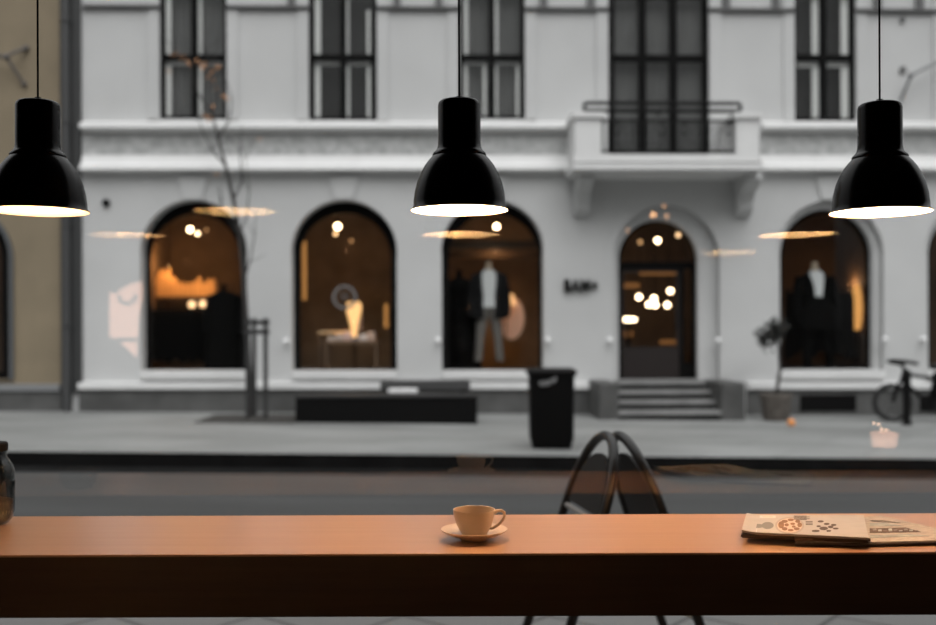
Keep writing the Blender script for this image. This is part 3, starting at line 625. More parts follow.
# A-frame sign
SY = 4.3; SX = .64; base_z = gz(SX)
af = thing('a_frame_sign', (SX,SY,base_z), 'black tubular A-frame pavement sign outside the cafe window', 'sign')
tube_m = mat('black_tube',(.006,.006,.006),.3,spec=.4); panel_m = mat('black_panel',(.012,.012,.012),.6,spec=.2); rung_m = mat('light_grey_tube',(.25,.25,.24),.45)  # rungs a lighter grey than the black hoops
HT = 1.09; hd = Vector((.045,-.26,0))                        # half hinge vector toward the camera
for sd, nm in ((-1,'left'),(1,'right')):
    top = Vector((SX+sd*.028,SY,base_z+HT)); dn = Vector((sd*.345,0,-HT))
    def on(s_, t): return top + hd*s_ + dn*t                  # s across -1..1, t down 0..1
    prof = []
    for i in range(31):
        a = PI*i/30; s_ = -math.cos(a); t = .34*(1-math.sin(a)**.8)
        prof.append((s_, t))
    pts = [on(-1.05,1)]+[on(-1.03,.7)]+[on(s_,t) for s_,t in prof]+[on(1.03,.7),on(1.05,1)]
    MB().tube(pts, .0205, 12).build('hoop_frame', tube_m, af)
    bot = .285 if sd < 0 else .62
    poly = [(-.82,bot)]+[(.82*s_,.07+.23*(1-math.sin(PI*i/30)**.8)) for i,(s_,t) in enumerate(prof)][1:-1]+[(.82,bot)]
    off = Vector((sd*.008,0,0)); P1 = [on(a,b)+off for a,b in poly]; P2 = [on(a,b)-off for a,b in poly]; n = len(poly)
    MB().add(P1+P2, [tuple(range(n)),tuple(range(2*n-1,n-1,-1))]+[(i,(i+1)%n,(i+1)%n+n,i+n) for i in range(n)]).build('panel', panel_m, af, smooth=0)
    MB().tube([on(-1,.31 if sd<0 else .66),on(1,.31 if sd<0 else .66)], .012, 8).build('rung', rung_m, af)
    for s_ in (-1.05,1.05):
        p = on(s_,1); MB().tube([p+Vector((0,0,-.0)),p+Vector((0,0,.03))], .026, 10).build('rubber_foot', blackd_m, af)
# street tree with guard
tb = gp(250,417); TD = tb.y
tr_ = thing('street_tree', tb, 'thin bare street tree with a few rust coloured leaves', 'tree')
bark_m = mat('dark_bark',(.035,.032,.03),.9,noise=.3,nscale=20)
def tp(px,py,dy=0): 
    q = at(px,py,TD+dy); return q
tk = MB()
tk.tube([tb+Vector((0,0,-.02)),tp(249,380),tp(247,330),tp(244,280),tp(240,235),tp(234,200),tp(226,165),tp(219,138),tp(213,115),tp(209,90)],[.055,.05,.046,.042,.038,.033,.028,.022,.016,.008],8)
brs = [[(240,235),(247,215),(250,190),(246,160)],[(234,200),(243,180),(240,150),(243,125)],[(226,165),(212,150),(203,130),(196,108)],[(219,138),(230,120),(233,100),(226,75)],
       [(213,115),(200,95),(192,70),(176,52)],[(209,90),(214,70),(206,50)],[(244,280),(250,262),(255,235),(256,215)],[(240,235),(229,220),(222,205),(220,185)],[(213,115),(218,98),(215,80)]]
tips = []
for i,b in enumerate(brs):
    dy = random.uniform(-.5,.5); pts = [tp(x,y,dy*j/3) for j,(x,y) in enumerate(b)]; tk.tube(pts,[.02,.015,.010,.005][:len(pts)] if len(pts)==4 else [.015,.01,.005],6)
    for _ in range(3):
        s0 = random.choice(pts[1:]); e = s0+Vector((random.uniform(-.3,.3),random.uniform(-.3,.3),random.uniform(.1,.4))); tk.tube([s0,(s0+e)/2+Vector((random.uniform(-.04,.04),0,0)),e],[.007,.005,.003],5); tips.append(e)
tk.build('trunk', bark_m, tr_)
lf = MB()
spots = [(172,54),(178,53),(183,57),(188,62),(190,64),(170,70),(201,64),(206,64),(204,68),(212,72),(210,76),(218,66),(214,80),(216,90),(214,106),(226,97),(228,99),(225,95),(206,117),(209,120),(211,118),(208,116),(220,67),(197,60),(259,140),(217,174)]
for x,y in spots:
    for _ in range(4):
        c3 = tp(x+random.uniform(-1.8,1.8),y+random.uniform(-1.8,1.8),random.uniform(-.3,.3)); a = Vector((random.uniform(-1,1),random.uniform(-1,1),random.uniform(-1,1))).normalized()*.03; b = a.orthogonal().normalized()*.018
        n_ = a.cross(b).normalized()*.003
        lf.add([c3-a,c3+b+n_,c3+a,c3-b+n_,c3-n_],[(0,1,2,3),(0,4,1),(1,4,2),(2,4,3),(3,4,0)])
tag(lf.build('leaves', mat('rust_leaves',(.50,.25,.12),.8), tr_, smooth=0), 'sparse rust orange autumn leaves')
gd = thing('tree_guard', gp(256,419), 'dark wooden tree guard of posts and two crossbars around street tree', 'tree guard')
gD = gp(256,419).y-.22; wood_d = mat('dark_guard_wood',(.03,.03,.03),.8)
for px in (247.5,254,265.5):
    p = at(px,318,gD+(.45 if px==254 else 0)); MB().box(p.x-.032,p.x+.032,p.y-.03,p.y+.03,gz(p.x)-.02,p.z).build('post', wood_d, gd)
for py in (322.5,332):
    a = at(243.5,py,gD-.05); b = at(269.5,py,gD-.05); MB().box(a.x,b.x,a.y-.02,a.y+.02,a.z-.04,a.z+.04).build('crossbar', wood_d, gd)
g0 = gp(248,420); tag(MB().box(g0.x-.75,g0.x+.85,g0.y-.55,g0.y+.9,gz(g0.x)-.03,gz(g0.x)+.02).build('tree_grate', mat('dark_soil',(.035,.033,.03),.9,noise=.4,nscale=8), None), 'dark square tree pit around the foot of the street tree','tree pit')
# potted tree
pb = gp(781,422); k = pb.y/F
pt = thing('potted_tree', pb, 'small standard tree in a round speckled planter beside the steps', 'potted tree')
MB().lathe([(.001,0),(.20,0),(.22,.03),(.255,.36),(.275,.40),(.275,.46),(.24,.46),(.22,.40),(.001,.40)],pb+Vector((0,.28,0)),32).build('pot', mat('speckled_concrete',(.14,.125,.11),.85,noise=.5,nscale=28,col2=(.05,.04,.035)), pt)
c0 = pb+Vector((0,.28,.4)); 
def qp(px,py): return at(px,py,pb.y+.28)
MB().tube([c0,qp(780,370),qp(779,350),qp(777,335)],[.03,.028,.024,.016],8).build('trunk', bark_m, pt)
fo = MB()
for i in range(330):
    if i%3==0: cc = qp(765,338)
    elif i%3==1: cc = qp(777,328)
    else: cc = qp(774,334)
    c3 = cc+Vector((random.gauss(0,.07),random.gauss(0,.09),random.gauss(0,.075))); a = Vector((random.uniform(-1,1),random.uniform(-1,1),random.uniform(-1,.6))).normalized()*.06; b = a.orthogonal().normalized()*.026
    n_ = a.cross(b).normalized()*.006
    fo.add([c3-a,c3+b+n_,c3+a,c3-b+n_,c3-n_],[(0,1,2,3),(0,4,1),(1,4,2),(2,4,3),(3,4,0)])
fo.build('foliage', mat('dark_leaves',(.014,.015,.013),.9), pt, smooth=0)
ob = gp(791,426); tag(MB().lathe([(.001,0),(.038,0),(.062,.03),(.062,.075),(.038,.105),(.008,.108),(.006,.13),(.001,.13)],ob,20).build('small_pumpkin', mat('orange_skin',(.75,.30,.09),.6), None),'small orange pumpkin on the ground beside speckled planter','pumpkin')
# bicycle
fwc = gp(892,421.5); R_ = .325
bk = thing('bicycle', gp(916,422), 'dark bicycle parked against the wall at the right edge', 'bicycle')
tyre_m = mat('tyre_rubber',(.012,.012,.012),.7)
ang = math.radians(-6)
def bp3(x, z, y=0):                                          # bike frame coordinates, x from front hub backwards
    return fwc + Vector((x*math.cos(ang)-y*math.sin(ang), x*math.sin(ang)+y*math.cos(ang), z+gz(fwc.x+x)-gz(fwc.x)))
for nm, hx in (('front_wheel',0),('rear_wheel',1.02)):
    ctr = (hx, R_); ringpts = lambda R, m=36: [bp3(hx+R*math.cos(2*PI*i/m), R_+R*math.sin(2*PI*i/m)) for i in range(m)]
    w_ = MB().tube(ringpts(R_-.035), .046, 8, True).build('wheel', tyre_m, bk)
    sp_ = MB()
    for i in range(18): a = 2*PI*i/18; sp_.tube([bp3(hx,R_,.02*(-1)**i),bp3(hx+(R_-.03)*math.cos(a),R_+(R_-.03)*math.sin(a))],.0025,4)
    sp_.tube([bp3(hx,R_,-.04),bp3(hx,R_,.04)],.02,8); sp_.build('spokes', mat('spoke_steel',(.18,.18,.18),.4), w_)
fm = MB(); hd_ = bp3(.2,.86); hd2 = bp3(.16,.72); bbk = bp3(.6,.3); stt = bp3(.72,.86); rh = bp3(1.02,R_)
fm.tube([hd_,hd2],.035,8).tube([bp3(.19,.82),bp3(.7,.74)],.03,8).tube([hd2,bbk],.034,8).tube([bbk,stt],.03,8)
for s_ in (-.05,.05): fm.tube([bbk,bp3(1.02,R_,s_)],.02,6).tube([bp3(.7,.74),bp3(1.02,R_,s_)],.02,6)
fm.build('frame', iron_m, bk)
fk = MB()
for s_ in (-.05,.05): fk.tube([hd2,bp3(.08,.6,s_),bp3(0,R_,s_)],.022,6)
fk.build('fork', iron_m, bk)
MB().tube([hd_,bp3(.17,.98),bp3(-.04,1.02)],.034,8).tube([bp3(.34,1.0,-.28),bp3(.12,1.04,-.24),bp3(-.05,1.03,-.06),bp3(-.05,1.03,.06),bp3(.12,1.04,.24),bp3(.34,1.0,.28)],.03,8).build('handlebar', iron_m, bk)
bsk = MB(); 
MB().loft([(bp3(.75,0).x,bp3(.75,0).y,bp3(.75,.93).z,.13,.07),(bp3(.75,0).x,bp3(.75,0).y,bp3(.75,.97).z,.14,.08),(bp3(.75,0).x,bp3(.75,0).y,bp3(.75,1.0).z,.08,.05)],14).build('saddle', tyre_m, bk)
MB().tube([stt,bp3(.74,.95)],.013,8).build('seat_post', iron_m, bk)
MB().box(bp3(.6,0).x,bp3(.6,0).x+.5,bp3(.85,0).y-.2,bp3(.85,0).y-.06,bp3(.9,.40).z,bp3(.9,.86).z).build('pannier_bag', blackd_m, bk, bevel=.04)
MB().tube([bbk+Vector((0,-.05,0)),bp3(.6,.14,-.08)],.012,6).tube([bbk+Vector((0,.05,0)),bp3(.6,.46,.08)],.012,6).lathe([(.001,-.01),(.09,-.01),(.09,.01),(.001,.01)],(0,0,0),4).build('crank', iron_m, bk) if False else MB().tube([bbk+Vector((0,-.05,0)),bp3(.6,.14,-.08)],.012,6).tube([bbk+Vector((0,.05,0)),bp3(.6,.46,.08)],.012,6).build('crank', iron_m, bk)
bo_ = gp(906.5,425); tag(MB().lathe([(.001,0),(.085,0),(.085,.04),(.065,.05),(.065,.80),(.075,.82),(.075,.86),(.045,.91),(.001,.93)],bo_,20).build('bollard', iron_m, None),'short dark round bollard in front of the parked bicycle','bollard')

# ================================================================== CAFE ROOM
GY = 2.60
d1 = mat('cafe_wall_paint',(.022,.019,.017),.9,noise=.1,nscale=4); d2 = mat('cafe_floor_boards',(.03,.022,.017),.7,noise=.3,nscale=4,stretch=(1,8,1)); d3 = mat('cafe_ceiling_paint',(.025,.023,.022),.9,noise=.1,nscale=4)
RX0, RX1, RY0, CZ = -3.6, 3.6, -3.2, 3.1
def struct(name, dims, m): return tag(box(name, dims, m, smooth=0), kind='structure')
struct('floor', (RX0-.1,RX1+.1,RY0-.1,GY+.1,-.1,0), d2)
struct('ceiling', (RX0-.1,RX1+.1,RY0-.1,GY+.1,CZ,CZ+.1), d3)
struct('wall_left', (RX0-.1,RX0,RY0,GY-.05,0,CZ), d1); struct('wall_right', (RX1,RX1+.1,RY0,GY-.05,0,CZ), d1)
struct('wall_back', (RX0,RX1,RY0-.1,RY0,0,CZ), d1)
wf = MB().plate(rect_poly(RX0,RX1,0,CZ), [rect_poly(-2.9,2.9,.32,2.85)], GY-.05, GY+.1).build('wall_front', d1, smooth=0); tag(wf, kind='structure')
wn = thing('window_1', (0,GY,.32), None, None, kind='structure')
MB().plate(rect_poly(-2.9,2.9,.32,2.85), [rect_poly(-2.83,2.83,.39,2.78)], GY-.04, GY+.04).build('window_frame', dark_m, wn, smooth=0)
MB().box(-2.84,2.84,GY-.003,GY+.003,.38,2.79).build('window_pane', cafe_m, wn, smooth=0)
# outer wall of the cafe building above and beside
tag(MB().plate(rect_poly(-14,14,-.2,7.5), [rect_poly(-2.9,2.9,.3,2.9)], GY+.11, GY+.2).build('wall_outside', mat('cafe_outer_render',(.09,.09,.09),.85), smooth=0), kind='structure')
# counter
HC = .457; CT = H-HC; CYF, CYB = HC*F/226.0, HC*F/187.3
def wood(name, c1, c2, rough):
    m = bpy.data.materials.new(name); m.use_nodes = True; N = m.node_tree.nodes; L = m.node_tree.links; b = N['Principled BSDF']
    tc = N.new('ShaderNodeTexCoord'); mp = N.new('ShaderNodeMapping'); mp.inputs['Scale'].default_value = (1.2, 26, 26); L.new(tc.outputs['Object'], mp.inputs[0])
    n = N.new('ShaderNodeTexNoise'); n.inputs['Scale'].default_value = 2.2; n.inputs['Detail'].default_value = 7; n.inputs['Roughness'].default_value = .6; L.new(mp.outputs[0], n.inputs[0])
    r = N.new('ShaderNodeValToRGB'); r.color_ramp.elements[0].position = .35; r.color_ramp.elements[1].position = .65
    r.color_ramp.elements[0].color = (*c1,1); r.color_ramp.elements[1].color = (*c2,1); L.new(n.outputs[0], r.inputs[0]); L.new(r.outputs[0], b.inputs['Base Color'])
    b.inputs['Roughness'].default_value = rough
    if rough < .3: b.inputs['Coat Weight'].default_value = .35; b.inputs['Coat Roughness'].default_value = .25
    bp = N.new('ShaderNodeBump'); bp.inputs['Strength'].default_value = .025; bp.inputs['Distance'].default_value = .003; L.new(n.outputs[0], bp.inputs['Height']); L.new(bp.outputs[0], b.inputs['Normal'])
    return m
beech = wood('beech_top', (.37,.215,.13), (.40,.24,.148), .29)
ap = wood('dark_apron_wood', (.022,.010,.006), (.032,.016,.010), .6)  # apron wood far darker than the beech top
ct = thing('bar_counter', (0,(CYF+CYB)/2,0), 'long wooden window bar with lit beech top and dark front apron', 'counter')
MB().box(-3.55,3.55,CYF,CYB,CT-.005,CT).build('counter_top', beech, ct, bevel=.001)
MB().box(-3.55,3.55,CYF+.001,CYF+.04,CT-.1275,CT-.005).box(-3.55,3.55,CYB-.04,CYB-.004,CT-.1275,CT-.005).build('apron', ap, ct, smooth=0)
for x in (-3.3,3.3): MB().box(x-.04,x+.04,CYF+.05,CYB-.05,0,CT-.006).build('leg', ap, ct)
# pendant lamps
def pendant(px, d, sc, label, glow, spot, rimz=None, x=None, cat_group='black pendant lamps over the window bar'):
    p = at(px, rimz or 211, d) if x is None else Vector((x,d,rimz))
    o = thing('pendant_lamp', p, label, 'pendant lamp', cat_group)
    q = .0023*sc/1.0
    pr = [(48.2,0),(48.6,.8),(46.5,3),(46.2,8),(45,18),(42.6,28),(39,37),(34.5,45),(30.5,50.3),(27.2,53.8),(26.4,54.6),(27,55.6),(26.3,57.2),(24.2,59),(22.4,61.5),(21.5,65),(21.3,69),(21.3,104.5),(20.6,107.8),(18.5,109.6),(3,110.4),(.05,110.4)]
    MB().lathe([(r*q,z*q) for r,z in pr], p, 64).build('lamp_shade', black_m, o, smooth=50)
    inn = [(48.2,0),(45.6,3),(45.2,8),(44,18),(41.6,28),(38,37),(33.5,45),(28.5,50),(22,55),(.05,57)]
    MB().lathe([(r*q,z*q) for r,z in inn], p, 64).build('shade_lining', mat('white_enamel',(.85,.80,.70),.6), o, smooth=50)
    MB().ball(p+Vector((0,0,24*q)), 13*q, 20).build('bulb', emis('bulb_glow_%.0f'%glow,(1,.66,.34),glow), o)
    MB().tube([p+Vector((0,0,36*q)),p+Vector((0,0,55*q))], 7*q, 12).build('socket', blackd_m, o)
    MB().tube([p+Vector((0,0,109*q)),p+Vector((0,0,114*q))], 3.2*q/sc, 12).tube([p+Vector((0,0,110*q)),Vector((p.x,p.y,CZ))], .0024, 8).build('cord', blackd_m, o)
    MB().lathe([(.001,0),(.05,0),(.05,-.025),(.001,-.03)], Vector((p.x,p.y,CZ)), 20).build('ceiling_rose', blackd_m, o)
    l = light('lamp_light','POINT',(0,0,14*q),spot,(1,.55,.25),.02); l.parent = o
    return o
pendant(38.7,2.30,1.0,'leftmost black bell-shaped pendant lamp over the window bar',14,5.8,211.5)
pendant(460,2.30,1.0,'middle black bell-shaped pendant lamp above the coffee cup',45,98,210.5)
pendant(880.5,2.32,1.0,'rightmost black bell-shaped pendant lamp above the magazines',45,105,212.5)
def vpt(px, py, vd): X, Z = ray(px, py); return Vector((X*vd, 2*GY-vd, H+Z*vd))
# large lamps further back in the room, seen mirrored in the window
a = vpt(235.5,212,4.58); pendant(0,a.y,1.72,'large pendant lamp mirrored in the glass over the leftmost arch',60,110,a.z,a.x,'large pendant lamps in the room')
a = vpt(728.5,253,7.04); pendant(0,a.y,1.72,'large pendant lamp mirrored as the small pink oval right of the door',60,70,a.z,a.x,'large pendant lamps in the room')
def room_bulb(px, py, vd, r, s, label, col=(1,.5,.22)):
    p = vpt(px,py,vd); o = thing('hanging_bulb', p, label, 'light bulb', 'hanging bulbs mirrored in the cafe window')
    MB().ball(p, r, 14).build('bulb', emis('room_bulb_%d'%int(s*10), col, s), o)
    MB().tube([p+Vector((0,0,r*.8)), p+Vector((0,0,r*1.8))], r*.6, 8).build('socket', blackd_m, o); MB().tube([p+Vector((0,0,r)), Vector((p.x,p.y,CZ))], .004, 6).build('cord', blackd_m, o)
room_bulb(653.5,214.5,7.4,.022,14,'brightest orange bulb reflected just above the door arch')
room_bulb(667,216,7.4,.02,5,'dim orange bulb reflected right of the brightest one above the door arch')
room_bulb(664.5,206,7.4,.02,4,'faint orange bulb reflected highest above the door arch')
room_bulb(628,230,7.4,.02,3,'faint orange bulb reflected at the left shoulder of the door arch')
# candle glass and its side table
cp = vpt(884,452,4.0)
tt = thing('side_table', (cp.x,cp.y,0), 'tall dark side table with the candle glass, seen only in the glass', 'table')
MB().lathe([(.001,0),(.25,0),(.25,-.03),(.001,-.03)],(cp.x,cp.y,cp.z),32).build('table_top', ap, tt); MB().lathe([(.2,0),(.2,.02),(.03,.04),(.03,cp.z-.03)],(cp.x,cp.y,0),24,cap=True).build('pedestal', iron_m, tt)
cg = thing('candle_glass', cp, 'peach glowing candle tumbler reflected on the right of the far sidewalk', 'candle')
MB().lathe([(.001,.0),(.045,.0),(.062,.085),(.058,.085),(.042,.006),(.001,.006)],cp,32).build('tumbler', jarg_m, cg)
MB().lathe([(.001,.022),(.045,.022),(.053,.076),(.001,.07)],cp,24).build('candle_wax', emis('wax_glow',(1,.50,.34),20), cg)
for dx,dz in ((-.042,.115),(-.022,.112),(-.012,.092),(.008,.09)):
    MB().ball(cp+Vector((dx,0,dz)),.006,10).build('flame', emis('flame_glow',(1,.6,.36),12), cg)
# backlit panel on the rear wall
def pan(px,py): X,Z = ray(px,py); vd = 2*GY-RY0-.06; return X*vd, H+Z*vd
lb = thing('backlit_panel', (pan(124,310)[0],RY0+.03,pan(124,338)[1]), 'pale pink backlit panel with dark ring, mirrored left of the leftmost arch', 'light box')
pts = [pan(109,338),pan(109,292),pan(114,294),pan(122,288),pan(132,283),pan(141,281),pan(141,298),pan(137,318),pan(136,338)]
MB().prism(pts, RY0+.01, RY0+.05).build('panel', emis('panel_glow',(1,.56,.40),4.6), lb, smooth=0)
cx_,cz_ = pan(127,295); R1 = .085
MB().prism([(cx_+R1*math.cos(math.radians(t)),cz_+R1*math.sin(math.radians(t))) for t in range(180,361,12)]+[(cx_+(R1-.028)*math.cos(math.radians(t)),cz_+(R1-.028)*math.sin(math.radians(t))) for t in range(360,179,-12)], RY0+.04, RY0+.06).build('ring_mark', mat('grey_ring',(.3,.3,.32),.6), lb, smooth=0)
pts = [pan(119,342),pan(135.5,342),pan(135.5,357)]
MB().prism(pts, RY0+.01, RY0+.05).build('pennant', emis('panel_glow',(1,.56,.40),4.6), lb, smooth=0)

# ================================================================== ON THE COUNTER
def cpt(px, py, dz=0):                                       # pixel on the counter plane
    X, Z = ray(px, py); d = -(HC-dz)/Z; return Vector((X*d, d, CT+dz))
china = mat('cream_porcelain',(.58,.47,.38),.3,coat=.2)
cu_ = cpt(473.5,539.5); s = cu_.y/F                             # metres per pixel here
sc_ = thing('saucer', cu_, 'cream saucer under the coffee cup on the window bar', 'saucer')
MB().lathe([(.001,.003),(.022,.003),(.024,0),(.028,0),(.031,.004),(.048,.0095),(.064,.0165),(.0712,.0215),(.0718,.0232),(.070,.0236),(.062,.0195),(.044,.0145),(.028,.0105),(.001,.010)],cu_,64).build('saucer_dish', china, sc_, smooth=50)
cb = cu_+Vector((0,0,.0105))
cu = thing('coffee_cup', cb, 'cream porcelain coffee cup with ear handle on its saucer', 'cup')
hC = .0550; q = s
out = [(.001,.0),(.024,.0),(.0265,.0005),(.0285,.004),(.0325,.011),(.0372,.020),(.0410,.030),(.0436,.040),(.0450,.049),(.0457,hC-.001),(.0452,hC),(.0435,hC-.0005),(.0430,.049),(.0415,.040),(.0388,.030),(.0345,.020),(.027,.010),(.012,.006),(.001,.006)]
MB().lathe(out,cb,64).build('cup_body', china, cu, smooth=50)
MB().lathe([(.001,.030),(.0345,.030),(.0345,.0302),(.001,.0302)],cb,40).build('coffee', mat('coffee_brown',(.05,.022,.010),.2), cu)
hp = [(.0430,.049),(.050,.0525),(.058,.053),(.0645,.049),(.0655,.041),(.0610,.032),(.0530,.0235),(.0440,.0175),(.0375,.0150),(.033,.0160)]
MB().tube([cb+Vector((x,-.006,z)) for x,z in hp], [.0042,.0036,.0033,.0031,.0031,.0031,.0032,.0034,.0036,.0036], 12).build('handle', china, cu, smooth=60)
# magazine
paper = mat('cover_paper',(.37,.37,.385),.45,noise=.06,nscale=30); paper2 = mat('newsprint',(.40,.37,.35),.8,noise=.3,nscale=70,stretch=(1,4,1)); edge = mat('page_edges',(.09,.068,.058),.8,noise=.5,nscale=6,stretch=(1,1,90))
def quad_px(dz, pts): return [cpt(x,y,dz) for x,y in pts]
def slab(mb, P, z0, z1):
    n = len(P); vs = [(p.x,p.y,z0) for p in P]+[(p.x,p.y,z1) for p in P]
    return mb.add(vs,[tuple(range(n-1,-1,-1)),tuple(range(n,2*n))]+[(i,(i+1)%n,(i+1)%n+n,i+n) for i in range(n)])
# second newspaper underneath, folded, reaching right
np_ = thing('folded_newspaper', (1.0,2.2,CT), 'folded newspaper under the magazine, reaching to the right edge', 'newspaper')
Q0 = [cpt(795,541.5,.01),cpt(870,542,.01),cpt(952,540,.01),cpt(958,533,.01),cpt(880,515.5,.01),cpt(795,521,.01)]
for i in range(4):
    o_ = .0015*i
    sh = [p+Vector((.004*math.sin(i*2.1),.004*math.cos(i*1.7),0)) for p in Q0]
    slab(MB(),sh,CT+.0005+i*.0024,CT+.0024+i*.0024).build('page', paper2 if i==3 else edge, np_, smooth=0)
top2 = CT+.0005+4*.0024
MB().tube([Q0[0]+Vector((0,.006,.004)),Q0[1]+Vector((0,.004,.004))],.0038,10).build('fold', mat('fold_paper',(.22,.16,.13),.7), np_)
# picture block and text on newspaper page
pic = MB(); pm = [mat('print_grey',(.20,.19,.185),.7,noise=.5,nscale=60),mat('print_brown',(.09,.05,.035),.7,noise=.5,nscale=60),mat('print_blue',(.32,.36,.37),.7,noise=.4,nscale=40)]
def tri(P,m,z): pic.use(m); slab(pic,P,z,z+.0003)
tz = top2-CT
tri([cpt(869,523,tz),cpt(884,522.5,tz),cpt(903,526,tz),cpt(869,526,tz)],pm[2],top2)
tri([cpt(869,528.5,tz),cpt(905,527.5,tz),cpt(920,532,tz),cpt(869,533,tz)],pm[1],top2)
tri([cpt(869,535,tz),cpt(908,534,tz),cpt(930,536,tz),cpt(869,538,tz)],pm[2],top2)
for i in range(4): tri([cpt(869+i,520.2+i*.45,tz),cpt(884+i*5,520+i*.9,tz),cpt(885+i*5,520.3+i*.9,tz),cpt(869+i,520.5+i*.45,tz)],pm[0],top2)
for i in range(9): tri([cpt(872+i*5.2,529+(i%3)*.9,tz),cpt(875.5+i*5.2,528.6+(i%3)*.9,tz),cpt(876+i*5.2,530.6+(i%2)*.8,tz),cpt(872.4+i*5.2,531+(i%2)*.6,tz)],pm[2] if i%2 else pm[0],top2+.0004)
pic.build('printed_picture', None, np_, smooth=0)
# bunch of older papers below at left
op = thing('newspaper_stack', (.74,2.2,CT), 'thick dark-edged folded paper directly below the magazine', 'newspaper')
zt0 = .0115
Q1 = [cpt(740.5,534.5,.018),cpt(800,537,.018),cpt(867,539.5,.018),cpt(862,516.5,.018),cpt(747,516.5,.018)]
for i in range(3):
    sh = [p+Vector((.003*math.sin(i*2.6+1),.003*math.cos(i*1.9),0)) for p in Q1]
    z_ = CT+.0102+i*.003
    slab(MB(),sh,z_,z_+.0026).build('page', edge, op, smooth=0)
MZ = .0102+3*.003+.0006
mg = thing('magazine', (.74,2.2,CT+MZ), 'magazine with bowl of food on the cover, lying on newspapers', 'magazine')
C = [(741,531.5),(868,537.5),(863,514.9),(746,514.6)]
Pm = quad_px(MZ+.005, C)
m_ = MB(); n = 24; vs = []; T = .0048
for z_ in (0,T):
    for i in range(n+1):
        for j in (0,1):
            t = i/n; p = (Pm[0].lerp(Pm[1],t) if j==0 else Pm[3].lerp(Pm[2],t)); curl = .004*max(0,(.12-t)/.12)**1.5
            vs.append((p.x,p.y,CT+MZ+z_+curl))
fs = []; N1 = (n+1)*2
for i in range(n):
    a = i*2; fs.append((a,a+1,a+3,a+2)); fs.append((a+N1,a+2+N1,a+3+N1,a+1+N1)); fs.append((a,a+2,a+2+N1,a+N1)); fs.append((a+1,a+1+N1,a+3+N1,a+3))
fs.append((0,N1,N1+1,1)); fs.append((n*2,n*2+1,n*2+1+N1,n*2+N1))
m_.add(vs,fs).build('pages', paper, mg, smooth=0)
ZT = MZ+T
def mp(px,py): return cpt(px,py,ZT)
pr_ = MB(); lay = [0]
def ell(cx,cy,rx,ry,m,n=28,h=.0002):
    pr_.use(m); lay[0]+=1; slab(pr_,[mp(cx+rx*math.cos(2*PI*i/n),cy-ry*math.sin(2*PI*i/n)) for i in range(n)],CT+ZT,CT+ZT+h+.00002*lay[0])
def qd(pts,m,h=.00015):
    pr_.use(m); lay[0]+=1; slab(pr_,[mp(a,b) for a,b in pts],CT+ZT,CT+ZT+h+.00002*lay[0])
pw = mat('print_white',(.30,.28,.27),.5); pbr = mat('print_food_brown',(.10,.04,.015),.6,noise=.6,nscale=50,col2=(.22,.10,.03)); pgr = mat('print_steel',(.16,.17,.175),.6); pdk = mat('print_seed',(.05,.025,.012),.6); pln = mat('print_ink',(.10,.09,.09),.6); ppk = mat('print_blush',(.66,.52,.47),.6)
qd([(749,532),(756,532.4),(758,515.3),(752,515.3)],mat('print_pale_blue',(.50,.56,.58),.5))
qd([(759,518),(775,518),(775,515.6),(759,515.6)],mat('print_pale_blue',(.50,.56,.58),.5)); qd([(762,517.4),(772,517.4),(772,516.2),(762,516.2)],ppk)
ell(757,526,6,2,pgr); ell(767,525.5,6,3.4,pgr); 
ell(789,525.5,14.5,8.3,pw,36); ell(789,525.5,12.5,7.1,mat('print_cream',(.55,.45,.38),.6),36)
for x,y,rx,ry in ((780.5,525,3,3.6),(784,521.5,3.2,1.6),(790,520,3.2,1.3),(797,521.5,2.6,1.6),(799,525,2.4,2.4),(796,529,3,1.5),(790,530.3,3,1.2),(784,529,2.8,1.7),(786,525,2.2,1.5),(792,524,2.4,1.2),(793,526.8,2,1.1)): ell(x,y,rx,ry,pbr,14)
for x,y,rx,ry in ((820,521.5,4.2,1.3),(826,524,4,1.3),(833,525,3.8,1.2),(823,528.5,6,2.2),(830,527,4,1.5),(815,531,5.5,1.4),(835,528.6,4,1),(818,526.3,3,1),(828,531,3.5,1)): ell(x,y,rx*.72,ry*.72,pdk,12)
for i in range(5): qd([(793,516+i*.9),(806+(i%2)*3,516+i*.9),(806+(i%2)*3,516.35+i*.9),(793,516.35+i*.9)],pln)
for i in range(3): qd([(805,521.5+i*1.5),(812,521.5+i*1.5),(812,521.9+i*1.5),(805,521.9+i*1.5)],pln)
pr_.build('cover_print', None, mg, smooth=0)
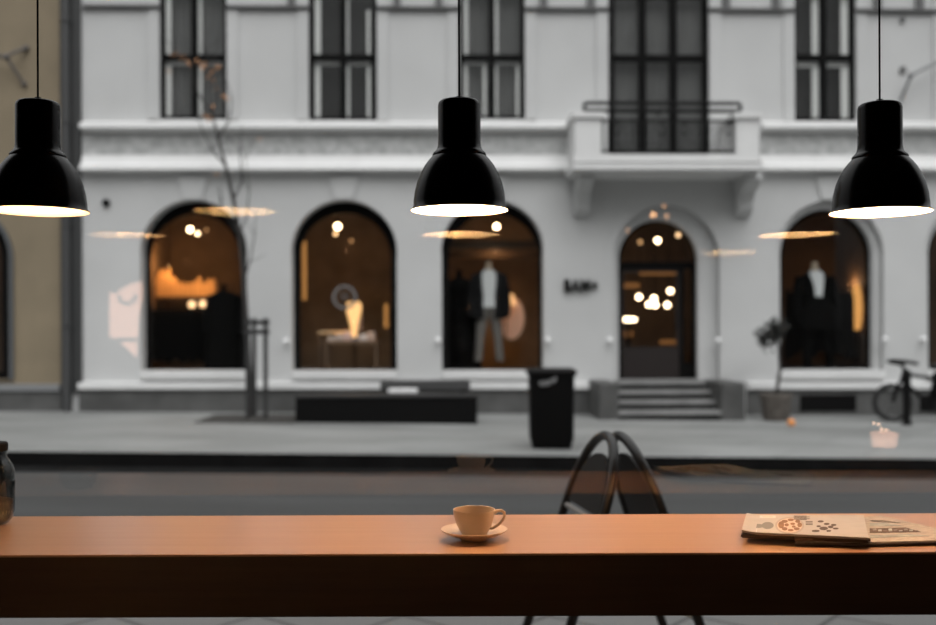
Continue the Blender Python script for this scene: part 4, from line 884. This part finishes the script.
# sugar jar
jp = Vector(((-9-VX)*.002403, 2.403-.02, CT)); jp.y = cpt(2,526.5).y+.02; jp.x = (-9.5-VX)/F*jp.y
jr = thing('sugar_jar', jp, 'dark lidded glass jar of brown sugar at left end of bar', 'jar')
k = jp.y/F*.975
prof = [(.001,.001),(12,0),(17,2),(20.5,7),(22.3,14),(22.8,24),(22.8,44),(22.3,54),(20.5,61),(17.5,66),(15.2,69),(15.2,76)]
MB().lathe([(r*k,z*k) for r,z in prof]+[(r*k-.003,z*k+(.003 if z<3 else 0)) for r,z in reversed(prof[1:])]+[(.001,.004)],jp,40).build('glass_body', jarg_m, jr, smooth=50)
MB().lathe([(.001,76*k),(16.2*k,76*k),(16.2*k,83*k),(15*k,84.5*k),(.001,84.5*k)],jp,32).build('lid', blackd_m, jr)
MB().lathe([(.001,2.2*k),(11*k,2.2*k),(16*k,4*k),(19.3*k,8*k),(21*k,14*k),(21.2*k,25*k),(10*k,28*k),(.001,27*k)],jp,32).build('brown_sugar', mat('brown_sugar',(.42,.27,.17),.95,noise=.3,nscale=120), jr)

# ================================================================== LIGHT & CAMERA
w = bpy.data.worlds.new('overcast'); S.world = w; w.use_nodes = True; N = w.node_tree.nodes; L = w.node_tree.links
bg = N['Background']; tc = N.new('ShaderNodeTexCoord'); sx = N.new('ShaderNodeSeparateXYZ'); L.new(tc.outputs['Generated'], sx.inputs[0])
mr = N.new('ShaderNodeMapRange'); mr.inputs['From Min'].default_value = 0; mr.inputs['From Max'].default_value = 1; mr.inputs['To Min'].default_value = .12; mr.inputs['To Max'].default_value = 1.7
L.new(sx.outputs['Z'], mr.inputs[0]); L.new(mr.outputs[0], bg.inputs['Strength']); bg.inputs['Color'].default_value = (.99,1,1,1)
sun = light('overcast_sun','SUN',(0,0,12),2.1,(1,1,1)); sun.data.angle = math.radians(55); sun.rotation_euler = (math.radians(33),math.radians(6),0)
cam_d = bpy.data.cameras.new('camera'); cam = bpy.data.objects.new('camera', cam_d); COL.objects.link(cam); S.camera = cam
cam.location = (0,0,H); cam.rotation_euler = (PI/2, ROLL, 0)
cam_d.sensor_width = 36; cam_d.lens = F*36/936; cam_d.shift_x = (468-VX)/936; cam_d.shift_y = (VY-312.5)/936
cam_d.clip_start = .05; cam_d.clip_end = 100
cam_d.dof.use_dof = True; cam_d.dof.focus_distance = 2.2; cam_d.dof.aperture_fstop = 2.25
S.view_settings.view_transform = 'Standard'; S.view_settings.look = 'None'; S.view_settings.gamma = 1; S.view_settings.exposure = 0; S.view_settings.use_curve_mapping = False
S.cycles.use_denoising = True; S.cycles.transparent_max_bounces = 24; S.cycles.max_bounces = 10; S.cycles.sample_clamp_indirect = 60
